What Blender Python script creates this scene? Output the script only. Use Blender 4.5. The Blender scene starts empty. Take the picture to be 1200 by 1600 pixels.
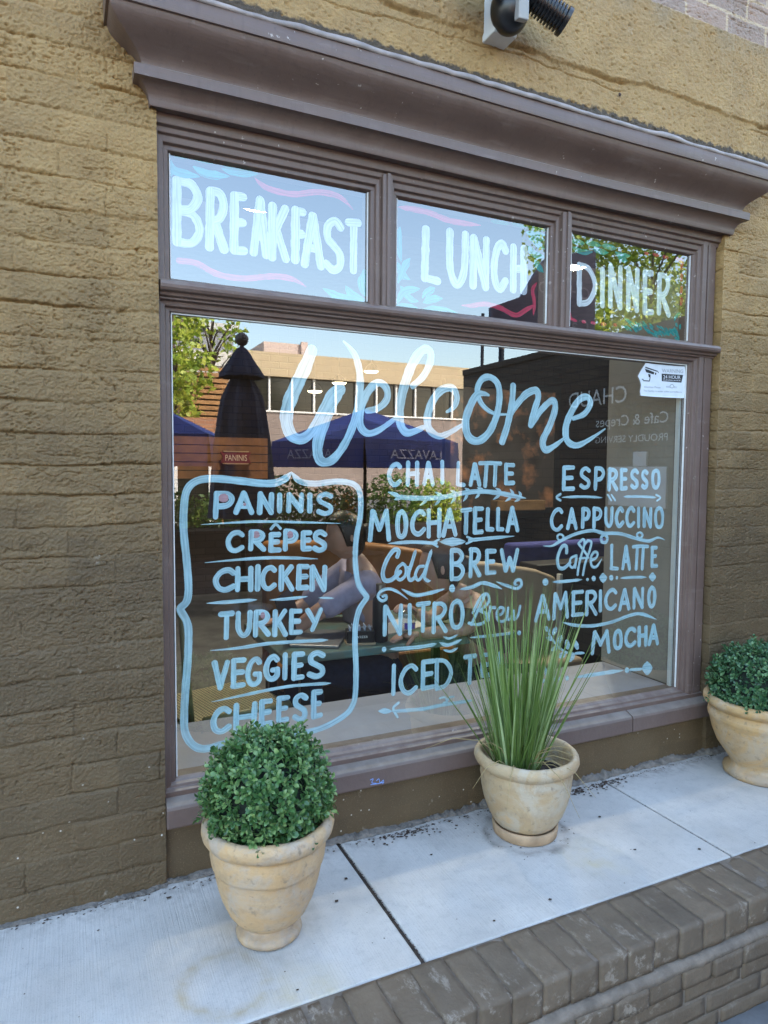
import bpy, bmesh, math, random
import numpy as np
from mathutils import Vector, Matrix, noise

S = bpy.context.scene
COL = S.collection
R = math.radians
random.seed(7)
rng = np.random.default_rng(11)

# ------------------------------------------------------------------ camera
CAM = Vector((0.0, -1.75, 1.068))
YAW, PIT, ROL, FPX = 0.438751, -0.062503, 0.007221, 1057.33
fw = Vector((math.sin(YAW) * math.cos(PIT), math.cos(YAW) * math.cos(PIT), math.sin(PIT)))
rt0 = Vector((math.cos(YAW), -math.sin(YAW), 0))
up0 = rt0.cross(fw)
rt = rt0 * math.cos(ROL) + up0 * math.sin(ROL)
up = up0 * math.cos(ROL) - rt0 * math.sin(ROL)
cam_d = bpy.data.cameras.new('camera')
cam = bpy.data.objects.new('camera', cam_d)
COL.objects.link(cam)
M3 = Matrix((rt, up, -fw)).transposed()
cam.matrix_world = Matrix.Translation(CAM) @ M3.to_4x4()
cam_d.sensor_fit = 'HORIZONTAL'
cam_d.sensor_width = 36.0
cam_d.lens = 36.0 * FPX / 1200.0
cam_d.clip_start = 0.02
cam_d.clip_end = 2000
S.camera = cam

# ------------------------------------------------------------------ sky, sun, exposure
SUN_EL, SUN_AZ = R(40), R(28)            # azimuth measured from +Y (behind the facade) towards +X
to_sun = Vector((math.sin(SUN_AZ) * math.cos(SUN_EL), math.cos(SUN_AZ) * math.cos(SUN_EL), math.sin(SUN_EL)))
W = bpy.data.worlds.new('World'); S.world = W; W.use_nodes = True
wn = W.node_tree
sky = wn.nodes.new('ShaderNodeTexSky'); sky.sky_type = 'NISHITA'; sky.sun_disc = False
sky.sun_elevation = SUN_EL; sky.sun_rotation = SUN_AZ
sky.air_density = 1.3; sky.dust_density = 2.2; sky.ozone_density = 1.0
bg = wn.nodes['Background']; bg.inputs['Strength'].default_value = 0.15
wn.links.new(sky.outputs[0], bg.inputs[0])
sun_d = bpy.data.lights.new('sun', 'SUN'); sun_d.energy = 2.4; sun_d.angle = R(0.5); sun_d.color = (1.0, 0.93, 0.82)
sun = bpy.data.objects.new('sun', sun_d); COL.objects.link(sun)
sun.rotation_euler = (-to_sun).to_track_quat('-Z', 'Y').to_euler(); sun.location = (0, 10, 20)
vs = S.view_settings
vs.view_transform = 'Standard'; vs.look = 'None'; vs.gamma = 1; vs.use_curve_mapping = False
vs.exposure = 2.9
S.render.engine = 'CYCLES'
S.cycles.use_denoising = True
S.cycles.max_bounces = 10; S.cycles.diffuse_bounces = 5; S.cycles.glossy_bounces = 5
S.cycles.transparent_max_bounces = 16; S.cycles.transmission_bounces = 6
S.cycles.sample_clamp_indirect = 8

# ------------------------------------------------------------------ helpers
def ray(px, py):
    return fw * FPX + rt * (px - 600) - up * (py - 800)
def on_plane(px, py, y):
    """the point of the plane Y = y that the photograph shows at pixel px, py (1200 x 1600)"""
    d = ray(px, py); t = (y - CAM.y) / d.y
    return CAM + d * t

def link(name, me, mat=None, parent=None):
    o = bpy.data.objects.new(name, me); COL.objects.link(o)
    if mat is not None:
        for m in (mat if isinstance(mat, (list, tuple)) else [mat]): me.materials.append(m)
    if parent is not None: o.parent = parent
    return o
def tag(o, label=None, cat=None, group=None, kind=None):
    if label: o['label'] = label
    if cat: o['category'] = cat
    if group: o['group'] = group
    if kind: o['kind'] = kind
    return o
def thing(name, loc, label, cat, group=None, rz=0):
    o = bpy.data.objects.new(name, None); COL.objects.link(o); o.location = loc; o.rotation_euler.z = rz
    o.empty_display_size = 0.05
    return tag(o, label, cat, group)
def part_world(o):
    """child whose mesh is in world coordinates: cancel the parent's transform"""
    p = o.parent
    o.matrix_parent_inverse = (Matrix.Translation(p.location) @ p.rotation_euler.to_matrix().to_4x4()).inverted()
    return o

class MB:
    """collects vertices and faces of ONE mesh"""
    def __init__(s): s.v = []; s.f = []; s.m = []; s.uv = None; s.mi = 0
    def add(s, vs, fs):
        b = len(s.v); s.v += [tuple(v) for v in vs]
        for f in fs: s.f.append(tuple(i + b for i in f)); s.m.append(s.mi)
    def box(s, x0, x1, y0, y1, z0, z1, mtx=None):
        vs = [Vector((x, y, z)) for z in (z0, z1) for y in (y0, y1) for x in (x0, x1)]
        if mtx: vs = [mtx @ v for v in vs]
        s.add(vs, [(0, 2, 3, 1), (4, 5, 7, 6), (0, 1, 5, 4), (2, 6, 7, 3), (0, 4, 6, 2), (1, 3, 7, 5)])
    def prism(s, prof, axis, a, b, ia=0, ib=0):
        """prof: polygon; axis 'x': (y,z), axis 'z': (x,y), axis 'y': (x,z)"""
        def P(p, t):
            return {'x': (t, p[0], p[1]), 'z': (p[0], p[1], t), 'y': (p[0], t, p[1])}[axis]
        n = len(prof)
        vs = [P(p, a) for p in prof] + [P(p, b) for p in prof]
        fs = [(i, (i + 1) % n, n + (i + 1) % n, n + i) for i in range(n)] + [tuple(range(n))[::-1], tuple(range(n, 2 * n))]
        s.add(vs, fs)
    def lathe(s, prof, n=48, c=(0, 0, 0), cap=True, mtx=None):
        """prof: (r, z) from bottom to top"""
        vs = []
        for r, z in prof:
            for k in range(n):
                a = 2 * math.pi * k / n
                v = Vector((c[0] + r * math.cos(a), c[1] + r * math.sin(a), c[2] + z))
                vs.append(mtx @ v if mtx else v)
        fs = []
        for j in range(len(prof) - 1):
            for k in range(n):
                k2 = (k + 1) % n
                fs.append((j * n + k, j * n + k2, (j + 1) * n + k2, (j + 1) * n + k))
        if cap:
            fs.append(tuple(range(n))[::-1]); fs.append(tuple(range((len(prof) - 1) * n, len(prof) * n)))
        s.add(vs, fs)
    def tube(s, pts, rad, n=8, cap=True):
        pts = [Vector(p) for p in pts]
        rad = rad if isinstance(rad, (list, tuple)) else [rad] * len(pts)
        t0 = (pts[1] - pts[0]).normalized()
        ref = Vector((0, 0, 1)) if abs(t0.z) < 0.9 else Vector((1, 0, 0))
        u = t0.cross(ref).normalized(); vs = []
        for i, p in enumerate(pts):
            t = (pts[min(i + 1, len(pts) - 1)] - pts[max(i - 1, 0)]).normalized()
            u = (u - t * u.dot(t)).normalized(); w = t.cross(u)
            for k in range(n):
                a = 2 * math.pi * k / n
                vs.append(p + (u * math.cos(a) + w * math.sin(a)) * rad[i])
        fs = []
        for j in range(len(pts) - 1):
            for k in range(n):
                k2 = (k + 1) % n
                fs.append((j * n + k, j * n + k2, (j + 1) * n + k2, (j + 1) * n + k))
        if cap: fs += [tuple(range(n))[::-1], tuple(range((len(pts) - 1) * n, len(pts) * n))]
        s.add(vs, fs)
    def ball(s, c, r, nu=16, nv=10, sc=(1, 1, 1)):
        prof = [(max(1e-4, math.sin(math.pi * j / nv)), -math.cos(math.pi * j / nv)) for j in range(nv + 1)]
        vs = []; c = Vector(c)
        for rr, z in prof:
            for k in range(nu):
                a = 2 * math.pi * k / nu
                vs.append(c + Vector((rr * math.cos(a) * r * sc[0], rr * math.sin(a) * r * sc[1], z * r * sc[2])))
        fs = []
        for j in range(nv):
            for k in range(nu):
                k2 = (k + 1) % nu
                fs.append((j * nu + k, j * nu + k2, (j + 1) * nu + k2, (j + 1) * nu + k))
        s.add(vs, fs)
    def mesh(s, name, smooth=False):
        me = bpy.data.meshes.new(name); me.from_pydata(s.v, [], s.f); me.update()
        if any(s.m): me.polygons.foreach_set('material_index', s.m)
        if s.uv:
            l = me.uv_layers.new(name='UV'); arr = np.array(s.uv, 'f')
            li = np.zeros(len(me.loops), 'i'); me.loops.foreach_get('vertex_index', li)
            l.data.foreach_set('uv', arr[li].ravel())
        if smooth: me.polygons.foreach_set('use_smooth', [True] * len(me.polygons))
        return me
    def build(s, name, mat=None, parent=None, smooth=False, bevel=0, auto=None, world=False, seg=2):
        o = link(name, s.mesh(name, smooth or bool(auto)), mat, parent)
        if bevel:
            m = o.modifiers.new('bevel', 'BEVEL'); m.width = bevel; m.segments = seg; m.limit_method = 'ANGLE'; m.angle_limit = R(35)
        if auto: o.data.set_sharp_from_angle(angle=R(auto))
        if world and parent is not None: part_world(o)
        return o

def grid_mesh(P, name, mask=None):
    """P: (ny, nx, 3) array -> mesh; mask (ny-1, nx-1) of the faces kept"""
    ny, nx = P.shape[:2]
    idx = np.arange(ny * nx).reshape(ny, nx)
    q = np.stack([idx[:-1, :-1], idx[:-1, 1:], idx[1:, 1:], idx[1:, :-1]], -1).reshape(-1, 4)
    if mask is not None: q = q[mask.ravel()]
    used = np.unique(q); rem = np.full(ny * nx, -1); rem[used] = np.arange(len(used))
    V = P.reshape(-1, 3)[used]; q = rem[q]
    me = bpy.data.meshes.new(name)
    me.vertices.add(len(V)); me.vertices.foreach_set('co', V.astype('f').ravel())
    me.loops.add(q.size); me.loops.foreach_set('vertex_index', q.ravel().astype('i'))
    me.polygons.add(len(q)); me.polygons.foreach_set('loop_start', np.arange(0, q.size, 4, dtype='i'))
    me.polygons.foreach_set('loop_total', np.full(len(q), 4, 'i'))
    me.polygons.foreach_set('use_smooth', np.ones(len(q), bool))
    me.update(calc_edges=True)
    return me

def vnoise(x, y, seed):
    """value noise in [-1,1], smooth"""
    g = np.random.default_rng(seed).uniform(-1, 1, (256, 256))
    xi = np.floor(x).astype(int); yi = np.floor(y).astype(int)
    fx = x - xi; fy = y - yi
    fx = fx * fx * (3 - 2 * fx); fy = fy * fy * (3 - 2 * fy)
    a = g[yi & 255, xi & 255]; b = g[yi & 255, (xi + 1) & 255]
    c = g[(yi + 1) & 255, xi & 255]; d = g[(yi + 1) & 255, (xi + 1) & 255]
    return (a * (1 - fx) + b * fx) * (1 - fy) + (c * (1 - fx) + d * fx) * fy
def fbm(x, y, seed, n=4):
    t = 0; a = 1; s = 0
    for k in range(n):
        t = t + a * vnoise(x * 2 ** k, y * 2 ** k, seed + k); s += a; a *= 0.5
    return t / s
def sstep(a, b, x):
    t = np.clip((x - a) / (b - a), 0, 1); return t * t * (3 - 2 * t)

# ---- materials
def new_mat(name):
    m = bpy.data.materials.new(name); m.use_nodes = True
    nt = m.node_tree
    return m, nt, nt.nodes['Principled BSDF']
def nd(nt, typ, props=None, **ins):
    n = nt.nodes.new('ShaderNode' + typ)
    for k, v in (props or {}).items(): setattr(n, k, v)
    for k, v in ins.items():
        sock = n.inputs[int(k[1:])] if k[0] == 'i' and k[1:].isdigit() else n.inputs[k.replace('_', ' ')]
        if hasattr(v, 'is_output') or isinstance(v, bpy.types.NodeSocket): nt.links.new(v, sock)
        else: sock.default_value = v
    return n
def mixc(nt, fac, a, b, mode='MIX'):
    n = nt.nodes.new('ShaderNodeMix'); n.data_type = 'RGBA'; n.blend_type = mode; n.clamp_factor = True
    for s, v in ((n.inputs[0], fac), (n.inputs[6], a), (n.inputs[7], b)):
        if isinstance(v, bpy.types.NodeSocket): nt.links.new(v, s)
        else: s.default_value = v if not isinstance(v, tuple) or len(v) == 4 else (*v, 1)
    return n.outputs[2]
def mth(nt, op, a, b=0.0, c=None):
    n = nt.nodes.new('ShaderNodeMath'); n.operation = op
    for s, v in zip(n.inputs, (a, b) if c is None else (a, b, c)):
        if isinstance(v, bpy.types.NodeSocket): nt.links.new(v, s)
        else: s.default_value = v
    return n.outputs[0]
def mrange(nt, v, a, b, c=0.0, d=1.0):
    n = nd(nt, 'MapRange', {'clamp': True}); nt.links.new(v, n.inputs[0])
    for k, x in enumerate((a, b, c, d)): n.inputs[k + 1].default_value = x
    return n.outputs[0]
def noise_tex(nt, vec, scale, detail=4, rough=0.55, dist=0.0):
    n = nd(nt, 'TexNoise', Scale=scale, Detail=detail, Roughness=rough, Distortion=dist)
    nt.links.new(vec, n.inputs['Vector']); return n.outputs[0]
def coords(nt, scale=None, kind='Object'):
    t = nd(nt, 'TexCoord').outputs[kind]
    if scale:
        mp = nd(nt, 'Mapping'); mp.inputs['Scale'].default_value = scale; nt.links.new(t, mp.inputs[0]); return mp.outputs[0]
    return t
def bump(nt, bsdf, h, strength=0.3, dist=0.01, prev=None):
    b = nd(nt, 'Bump', Strength=strength, Distance=dist); nt.links.new(h, b.inputs['Height'])
    if prev: nt.links.new(prev, b.inputs['Normal'])
    nt.links.new(b.outputs[0], bsdf.inputs['Normal']); return b.outputs[0]
def simple(name, col, rough=0.6, var=0.15, scale=12, bmp=0.15, bscale=80, metal=0.0, bd=0.003, spec=0.5):
    """paint, stone, cloth, metal ... with uneven tone and a fine bump"""
    m, nt, b = new_mat(name)
    c = coords(nt)
    n = noise_tex(nt, c, scale, 5)
    dk = tuple(x * (1 - var) for x in col); lt = tuple(min(1, x * (1 + var)) for x in col)
    nt.links.new(mixc(nt, mrange(nt, n, 0.3, 0.7), dk, lt), b.inputs['Base Color'])
    b.inputs['Roughness'].default_value = rough; b.inputs['Metallic'].default_value = metal
    b.inputs['Specular IOR Level'].default_value = spec
    if bmp: bump(nt, b, noise_tex(nt, c, bscale, 3), bmp, bd)
    return m
def emis(name, col, st):
    m, nt, b = new_mat(name)
    b.inputs['Base Color'].default_value = (*col, 1); b.inputs['Emission Color'].default_value = (*col, 1)
    b.inputs['Emission Strength'].default_value = st
    return m
# ================================================================== MATERIALS OF THE SETTING
def wall_material():
    m, nt, b = new_mat('painted_brick')
    c = coords(nt)
    sp = nd(nt, 'SeparateXYZ'); nt.links.new(c, sp.inputs[0]); X, Y, Z = sp.outputs
    big = noise_tex(nt, c, 2.2, 4)
    med = noise_tex(nt, c, 9, 5)
    strk = noise_tex(nt, coords(nt, (3, 3, 14)), 3, 4)
    fine = noise_tex(nt, c, 150, 3)
    # a brown coat sprayed over the yellow one, feathered out at breast height; yellow lifted for painted-in sunlit bounce
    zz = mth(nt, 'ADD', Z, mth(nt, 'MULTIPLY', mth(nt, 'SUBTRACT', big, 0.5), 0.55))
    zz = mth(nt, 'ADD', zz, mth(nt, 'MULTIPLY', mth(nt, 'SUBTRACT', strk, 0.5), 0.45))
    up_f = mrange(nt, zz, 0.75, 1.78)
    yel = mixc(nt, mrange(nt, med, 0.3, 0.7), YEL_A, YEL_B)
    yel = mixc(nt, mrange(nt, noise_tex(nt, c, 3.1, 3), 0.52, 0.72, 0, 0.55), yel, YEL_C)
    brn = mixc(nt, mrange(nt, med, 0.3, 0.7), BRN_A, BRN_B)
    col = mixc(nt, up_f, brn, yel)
    cbk = nd(nt, 'CombineXYZ'); nt.links.new(X, cbk.inputs[0]); nt.links.new(mth(nt, 'ADD', Z, 0.012), cbk.inputs[1])
    bt_ = nd(nt, 'TexBrick', {'offset': 0.5}, Scale=1.0, Mortar_Size=0.0, Brick_Width=0.205, Row_Height=0.0725); nt.links.new(cbk.outputs[0], bt_.inputs['Vector'])
    bt_.inputs['Color1'].default_value = (.80, .80, .80, 1); bt_.inputs['Color2'].default_value = (1.08, 1.06, 1.03, 1)
    col = mixc(nt, mrange(nt, Z, 2.15, 2.2, 0.8, 0.0), col, bt_.outputs[0], 'MULTIPLY')
    # worn pale patches
    wp = mth(nt, 'MULTIPLY', mrange(nt, noise_tex(nt, c, 5.5, 3), 0.66, 0.74), mrange(nt, X, 2.15, 2.3))
    col = mixc(nt, mth(nt, 'MULTIPLY', wp, 0.45), col, (0.42, 0.36, 0.28))
    col = mixc(nt, mrange(nt, noise_tex(nt, c, 230, 4, .7), 0.54, 0.70, 0, 0.5), col, (0.085, 0.062, 0.036))
    col = mixc(nt, mrange(nt, noise_tex(nt, c, 310, 3, .7), 0.60, 0.74, 0, 0.30), col, (0.50, 0.38, 0.22))
    scf = noise_tex(nt, coords(nt, (1.6, 1.6, 1)), 15, 6, .7)
    col = mixc(nt, mth(nt, 'MULTIPLY', mrange(nt, scf, 0.66, 0.71), 0.35), col, (0.40, 0.34, 0.26))
    # soot on the top of the yellow band
    st = mth(nt, 'MULTIPLY', mrange(nt, Z, 2.48, 2.62), mrange(nt, med, 0.42, 0.62))
    col = mixc(nt, mth(nt, 'MULTIPLY', st, 0.5), col, (0.16, 0.135, 0.10))
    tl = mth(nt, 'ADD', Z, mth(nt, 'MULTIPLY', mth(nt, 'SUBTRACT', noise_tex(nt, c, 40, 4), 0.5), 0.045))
    gap_shade_dirt = mth(nt, 'MULTIPLY', mrange(nt, tl, 2.234, 2.226), mth(nt, 'MULTIPLY', mrange(nt, X, 0.09, 0.11), mrange(nt, Z, 2.10, 2.14)))  # dark band over the flashing: shadow gap put into the colour, with dirt
    col = mixc(nt, mth(nt, 'MULTIPLY', gap_shade_dirt, 0.9), col, (0.030, 0.022, 0.016))
    # bare brick above the painted band
    mp = nd(nt, 'CombineXYZ'); nt.links.new(X, mp.inputs[0]); nt.links.new(mth(nt, 'SUBTRACT', Z, 2.622), mp.inputs[1])
    br = nd(nt, 'TexBrick', {'offset': 0.5, 'squash': 1.0}, Scale=1.0, Mortar_Size=0.006, Mortar_Smooth=0.2, Brick_Width=0.205, Row_Height=0.0725)
    nt.links.new(mp.outputs[0], br.inputs['Vector'])
    br.inputs['Color1'].default_value = (0.34, 0.225, 0.165, 1); br.inputs['Color2'].default_value = (0.25, 0.18, 0.14, 1)
    br.inputs['Mortar'].default_value = (0.48, 0.36, 0.23, 1)
    bare = mixc(nt, mrange(nt, noise_tex(nt, c, 60, 4), 0.35, 0.7), br.outputs[0], (0.33, 0.26, 0.21), 'MIX')
    bare = mixc(nt, 0.5, br.outputs[0], bare)
    ue = mth(nt, 'ADD', Z, mth(nt, 'MULTIPLY', mth(nt, 'SUBTRACT', noise_tex(nt, c, 30, 3), 0.5), 0.03))
    topf = mth(nt, 'MULTIPLY', mrange(nt, ue, 2.618, 2.626), mrange(nt, X, 0.2, 0.3))
    col = mixc(nt, topf, col, bare)
    # flecks of pale paint thrown up from the pavement
    vor = nd(nt, 'TexVoronoi', Scale=34.0, Randomness=1.0); nt.links.new(c, vor.inputs['Vector'])
    flk = mth(nt, 'MULTIPLY', mrange(nt, vor.outputs['Distance'], 0.10, 0.06), mrange(nt, mth(nt, 'ADD', Z, mth(nt, 'MULTIPLY', med, 0.3)), 0.68, 0.3))
    vs_ = nd(nt, 'SeparateColor'); nt.links.new(vor.outputs['Color'], vs_.inputs[0])
    flk = mth(nt, 'MULTIPLY', flk, mth(nt, 'GREATER_THAN', vs_.outputs[0], 0.62))
    col = mixc(nt, flk, col, (0.5, 0.45, 0.38))
    nt.links.new(col, b.inputs['Base Color'])
    b.inputs['Roughness'].default_value = 0.72
    h = mth(nt, 'ADD', noise_tex(nt, c, 260, 4), mth(nt, 'MULTIPLY', noise_tex(nt, c, 700, 2), 0.5))
    bump(nt, b, h, 0.7, 0.0025)
    return m
YEL_A = (0.290, 0.176, 0.063); YEL_B = (0.372, 0.236, 0.090); YEL_C = (0.235, 0.150, 0.064)  # upper yellow lifted and warmed to carry the sunlit bounce
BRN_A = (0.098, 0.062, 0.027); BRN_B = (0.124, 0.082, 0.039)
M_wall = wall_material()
M_trim = None
def trim_material():
    m, nt, b = new_mat('mauve_gloss_paint')
    c = coords(nt)
    n = noise_tex(nt, c, 7, 5); st = noise_tex(nt, coords(nt, (1.2, 6, 6)), 5, 5)
    col = mixc(nt, mrange(nt, n, 0.3, 0.7), (0.122, 0.078, 0.062), (0.150, 0.100, 0.081))
    col = mixc(nt, mrange(nt, st, 0.62, 0.8, 0, 0.4), col, (0.27, 0.215, 0.195))
    run = noise_tex(nt, coords(nt, (26, 26, 2.2)), 2.0, 5, .65)
    col = mixc(nt, mrange(nt, run, 0.52, 0.74, 0, 0.38), col, (0.075, 0.050, 0.042))
    col = mixc(nt, mrange(nt, noise_tex(nt, c, 17, 6, .7), 0.55, 0.75, 0, 0.35), col, (0.20, 0.150, 0.128))
    chip = mrange(nt, noise_tex(nt, c, 55, 3), 0.69, 0.72)
    col = mixc(nt, mth(nt, 'MULTIPLY', chip, mrange(nt, noise_tex(nt, c, 3, 2), 0.48, 0.6)), col, (0.42, 0.36, 0.32))
    gn = nd(nt, 'SeparateXYZ'); nt.links.new(nd(nt, 'NewGeometry').outputs['Normal'], gn.inputs[0])
    dust = mth(nt, 'MULTIPLY', mrange(nt, gn.outputs[2], 0.15, 0.7), mrange(nt, noise_tex(nt, c, 26, 5), 0.3, 0.65))
    col = mixc(nt, mth(nt, 'MULTIPLY', dust, 0.7), col, (0.235, 0.19, 0.155))
    col = mixc(nt, mrange(nt, noise_tex(nt, c, 90, 3), 0.66, 0.78, 0, 0.5), col, (0.075, 0.052, 0.045))
    nt.links.new(col, b.inputs['Base Color'])
    nt.links.new(mrange(nt, n, 0.3, 0.7, 0.34, 0.55), b.inputs['Roughness'])
    h = mth(nt, 'ADD', mth(nt, 'MULTIPLY', noise_tex(nt, coords(nt, (1, 10, 10)), 14, 4), 1.0), mth(nt, 'MULTIPLY', noise_tex(nt, c, 260, 2), 0.3))
    bump(nt, b, h, 0.22, 0.003)
    return m
M_trim = trim_material()
def sill_material():
    m, nt, b = new_mat('weathered_sill_paint')
    c = coords(nt); n = noise_tex(nt, c, 9, 6, 0.65); sp = nd(nt, 'SeparateXYZ'); nt.links.new(nd(nt, 'NewGeometry').outputs['Normal'], sp.inputs[0])
    upf = mrange(nt, sp.outputs[2], 0.3, 0.8)
    col = mixc(nt, mrange(nt, n, 0.3, 0.7), (0.120, 0.080, 0.066), (0.145, 0.100, 0.083))
    dust = mixc(nt, mrange(nt, noise_tex(nt, c, 22, 5), 0.35, 0.7), (0.16, 0.125, 0.10), (0.22, 0.18, 0.148))
    col = mixc(nt, upf, col, dust)
    col = mixc(nt, mrange(nt, noise_tex(nt, c, 70, 3), 0.68, 0.75, 0, 0.7), col, (0.10, 0.08, 0.06))
    nt.links.new(col, b.inputs['Base Color']); b.inputs['Roughness'].default_value = 0.6
    bump(nt, b, noise_tex(nt, c, 60, 5), 0.3, 0.004)
    return m
M_sill = sill_material()
def concrete_material():
    m, nt, b = new_mat('broom_finished_concrete')
    c = coords(nt)
    sp = nd(nt, 'SeparateXYZ'); nt.links.new(c, sp.inputs[0]); X, Y, Z = sp.outputs
    n = noise_tex(nt, c, 5, 6); fine = noise_tex(nt, c, 240, 3)
    broom = noise_tex(nt, coords(nt, (230, 5, 1)), 1, 3)
    col = mixc(nt, mrange(nt, n, 0.3, 0.7), CON_A, CON_B)
    col = mixc(nt, mrange(nt, broom, 0.35, 0.2, 0, 0.35), col, (0.30, 0.29, 0.27))
    col = mixc(nt, mrange(nt, fine, 0.58, 0.75, 0, 0.55), col, (0.24, 0.225, 0.21))
    col = mixc(nt, mrange(nt, noise_tex(nt, c, 34, 6, .7), 0.5, 0.72, 0, 0.4), col, (0.31, 0.29, 0.265))
    col = mixc(nt, mrange(nt, noise_tex(nt, c, 500, 2), 0.6, 0.75, 0, 0.35), col, (0.62, 0.60, 0.57))
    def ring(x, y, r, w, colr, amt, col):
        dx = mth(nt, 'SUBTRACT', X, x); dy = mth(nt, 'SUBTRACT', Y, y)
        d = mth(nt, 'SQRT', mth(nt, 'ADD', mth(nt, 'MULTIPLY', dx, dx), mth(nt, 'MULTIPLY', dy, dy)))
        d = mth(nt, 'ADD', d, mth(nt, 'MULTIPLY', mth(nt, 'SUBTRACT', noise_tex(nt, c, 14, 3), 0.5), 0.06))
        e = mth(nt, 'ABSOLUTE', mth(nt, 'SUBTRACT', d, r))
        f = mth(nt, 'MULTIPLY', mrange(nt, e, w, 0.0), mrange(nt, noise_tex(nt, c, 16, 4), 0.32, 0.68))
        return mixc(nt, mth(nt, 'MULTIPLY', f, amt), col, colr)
    col = ring(0.275, -0.40, 0.085, 0.022, (0.40, 0.31, 0.18), 0.8, col)
    col = ring(1.30, -0.36, 0.03, 0.09, (0.50, 0.42, 0.27), 0.7, col)
    col = ring(0.42, -0.50, 0.02, 0.10, (0.50, 0.40, 0.22), 0.7, col)
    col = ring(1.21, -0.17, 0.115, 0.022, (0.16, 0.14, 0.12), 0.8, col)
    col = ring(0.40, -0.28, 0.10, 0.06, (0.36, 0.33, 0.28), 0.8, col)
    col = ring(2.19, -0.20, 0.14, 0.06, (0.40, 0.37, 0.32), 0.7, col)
    # dirt washed against the wall
    dirt = mth(nt, 'MULTIPLY', mrange(nt, mth(nt, 'ADD', Y, mth(nt, 'MULTIPLY', noise_tex(nt, c, 11, 5), 0.12)), -0.03, 0.07), mrange(nt, noise_tex(nt, c, 40, 4), 0.4, 0.65))
    col = mixc(nt, mth(nt, 'MULTIPLY', dirt, 0.75), col, (0.17, 0.15, 0.13))
    nt.links.new(col, b.inputs['Base Color']); b.inputs['Roughness'].default_value = 0.85
    b.inputs['Specular IOR Level'].default_value = 0.3
    h = mth(nt, 'ADD', mth(nt, 'MULTIPLY', broom, 1.0), mth(nt, 'MULTIPLY', fine, 0.5))
    bump(nt, b, h, 0.45, 0.003)
    return m
CON_A = (0.43, 0.40, 0.36); CON_B = (0.55, 0.515, 0.465)
M_conc = concrete_material()
def curb_material():
    m, nt, b = new_mat('painted_curb_brick')
    c = coords(nt); n = noise_tex(nt, c, 14, 6, 0.65)
    isl = nd(nt, 'NewGeometry').outputs['Random Per Island']
    col = mixc(nt, mrange(nt, n, 0.3, 0.7), (0.122, 0.086, 0.054), (0.176, 0.130, 0.086))
    col = mixc(nt, mth(nt, 'MULTIPLY', isl, 0.35), col, (0.082, 0.060, 0.042))
    worn = mth(nt, 'MULTIPLY', mrange(nt, noise_tex(nt, coords(nt, (1, 0.45, 1)), 34, 7, 0.75), 0.54, 0.62), mrange(nt, noise_tex(nt, c, 5, 2), 0.42, 0.58))
    col = mixc(nt, mth(nt, 'MULTIPLY', worn, 0.6), col, (0.36, 0.30, 0.235))
    col = mixc(nt, mrange(nt, noise_tex(nt, c, 120, 2), 0.68, 0.78, 0, 0.6), col, (0.06, 0.05, 0.045))
    nt.links.new(col, b.inputs['Base Color']); b.inputs['Roughness'].default_value = 0.75
    bump(nt, b, mth(nt, 'ADD', noise_tex(nt, c, 110, 4), mth(nt, 'MULTIPLY', noise_tex(nt, c, 30, 3), 0.8)), 0.5, 0.004)
    return m
M_curb = curb_material()
M_mortar = simple('grey_mortar', (0.165, 0.130, 0.098), 0.9, 0.3, 30, 0.6, 120, bd=0.004)
M_dirt = simple('dirt', (0.055, 0.042, 0.032), 0.95, 0.5, 60, 0.8, 160, bd=0.006)
M_asph = simple('pavement_grey', (0.16, 0.155, 0.15), 0.9, 0.25, 6, 0.5, 120, spec=0.15)
M_black = simple('black_plastic', (0.012, 0.012, 0.013), 0.32, 0.1, 20, 0.05)
M_white = simple('white_plastic', (0.62, 0.62, 0.6), 0.45, 0.06, 20, 0.05)
M_edge = simple('pale_edge', (0.62, 0.62, 0.6), 0.6, 0.1, 30, 0.1)

# ================================================================== GROUND, PAVEMENT, CURB
GZ = -0.285
g = MB(); g.add([(-400, -400, GZ), (400, -400, GZ), (400, 400, GZ), (-400, 400, GZ)], [(0, 1, 2, 3)])
tag(g.build('ground', M_asph), kind='structure')
for k, (x0, x1) in enumerate(((-3.0, -0.288), (-0.280, 0.679), (0.689, 1.658), (1.664, 2.635), (2.642, 3.48))):
    s = MB(); s.box(x0, x1, -0.515, 0.004, -0.10, 0.0)
    o = s.build('pavement', M_conc, bevel=0.006, seg=3); tag(o, kind='structure')
jd = MB(); jd.box(-3, 3.48, -0.512, 0.003, -0.12, -0.007)
tag(jd.build('pavement_joint_dirt', M_dirt), kind='structure')

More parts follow.
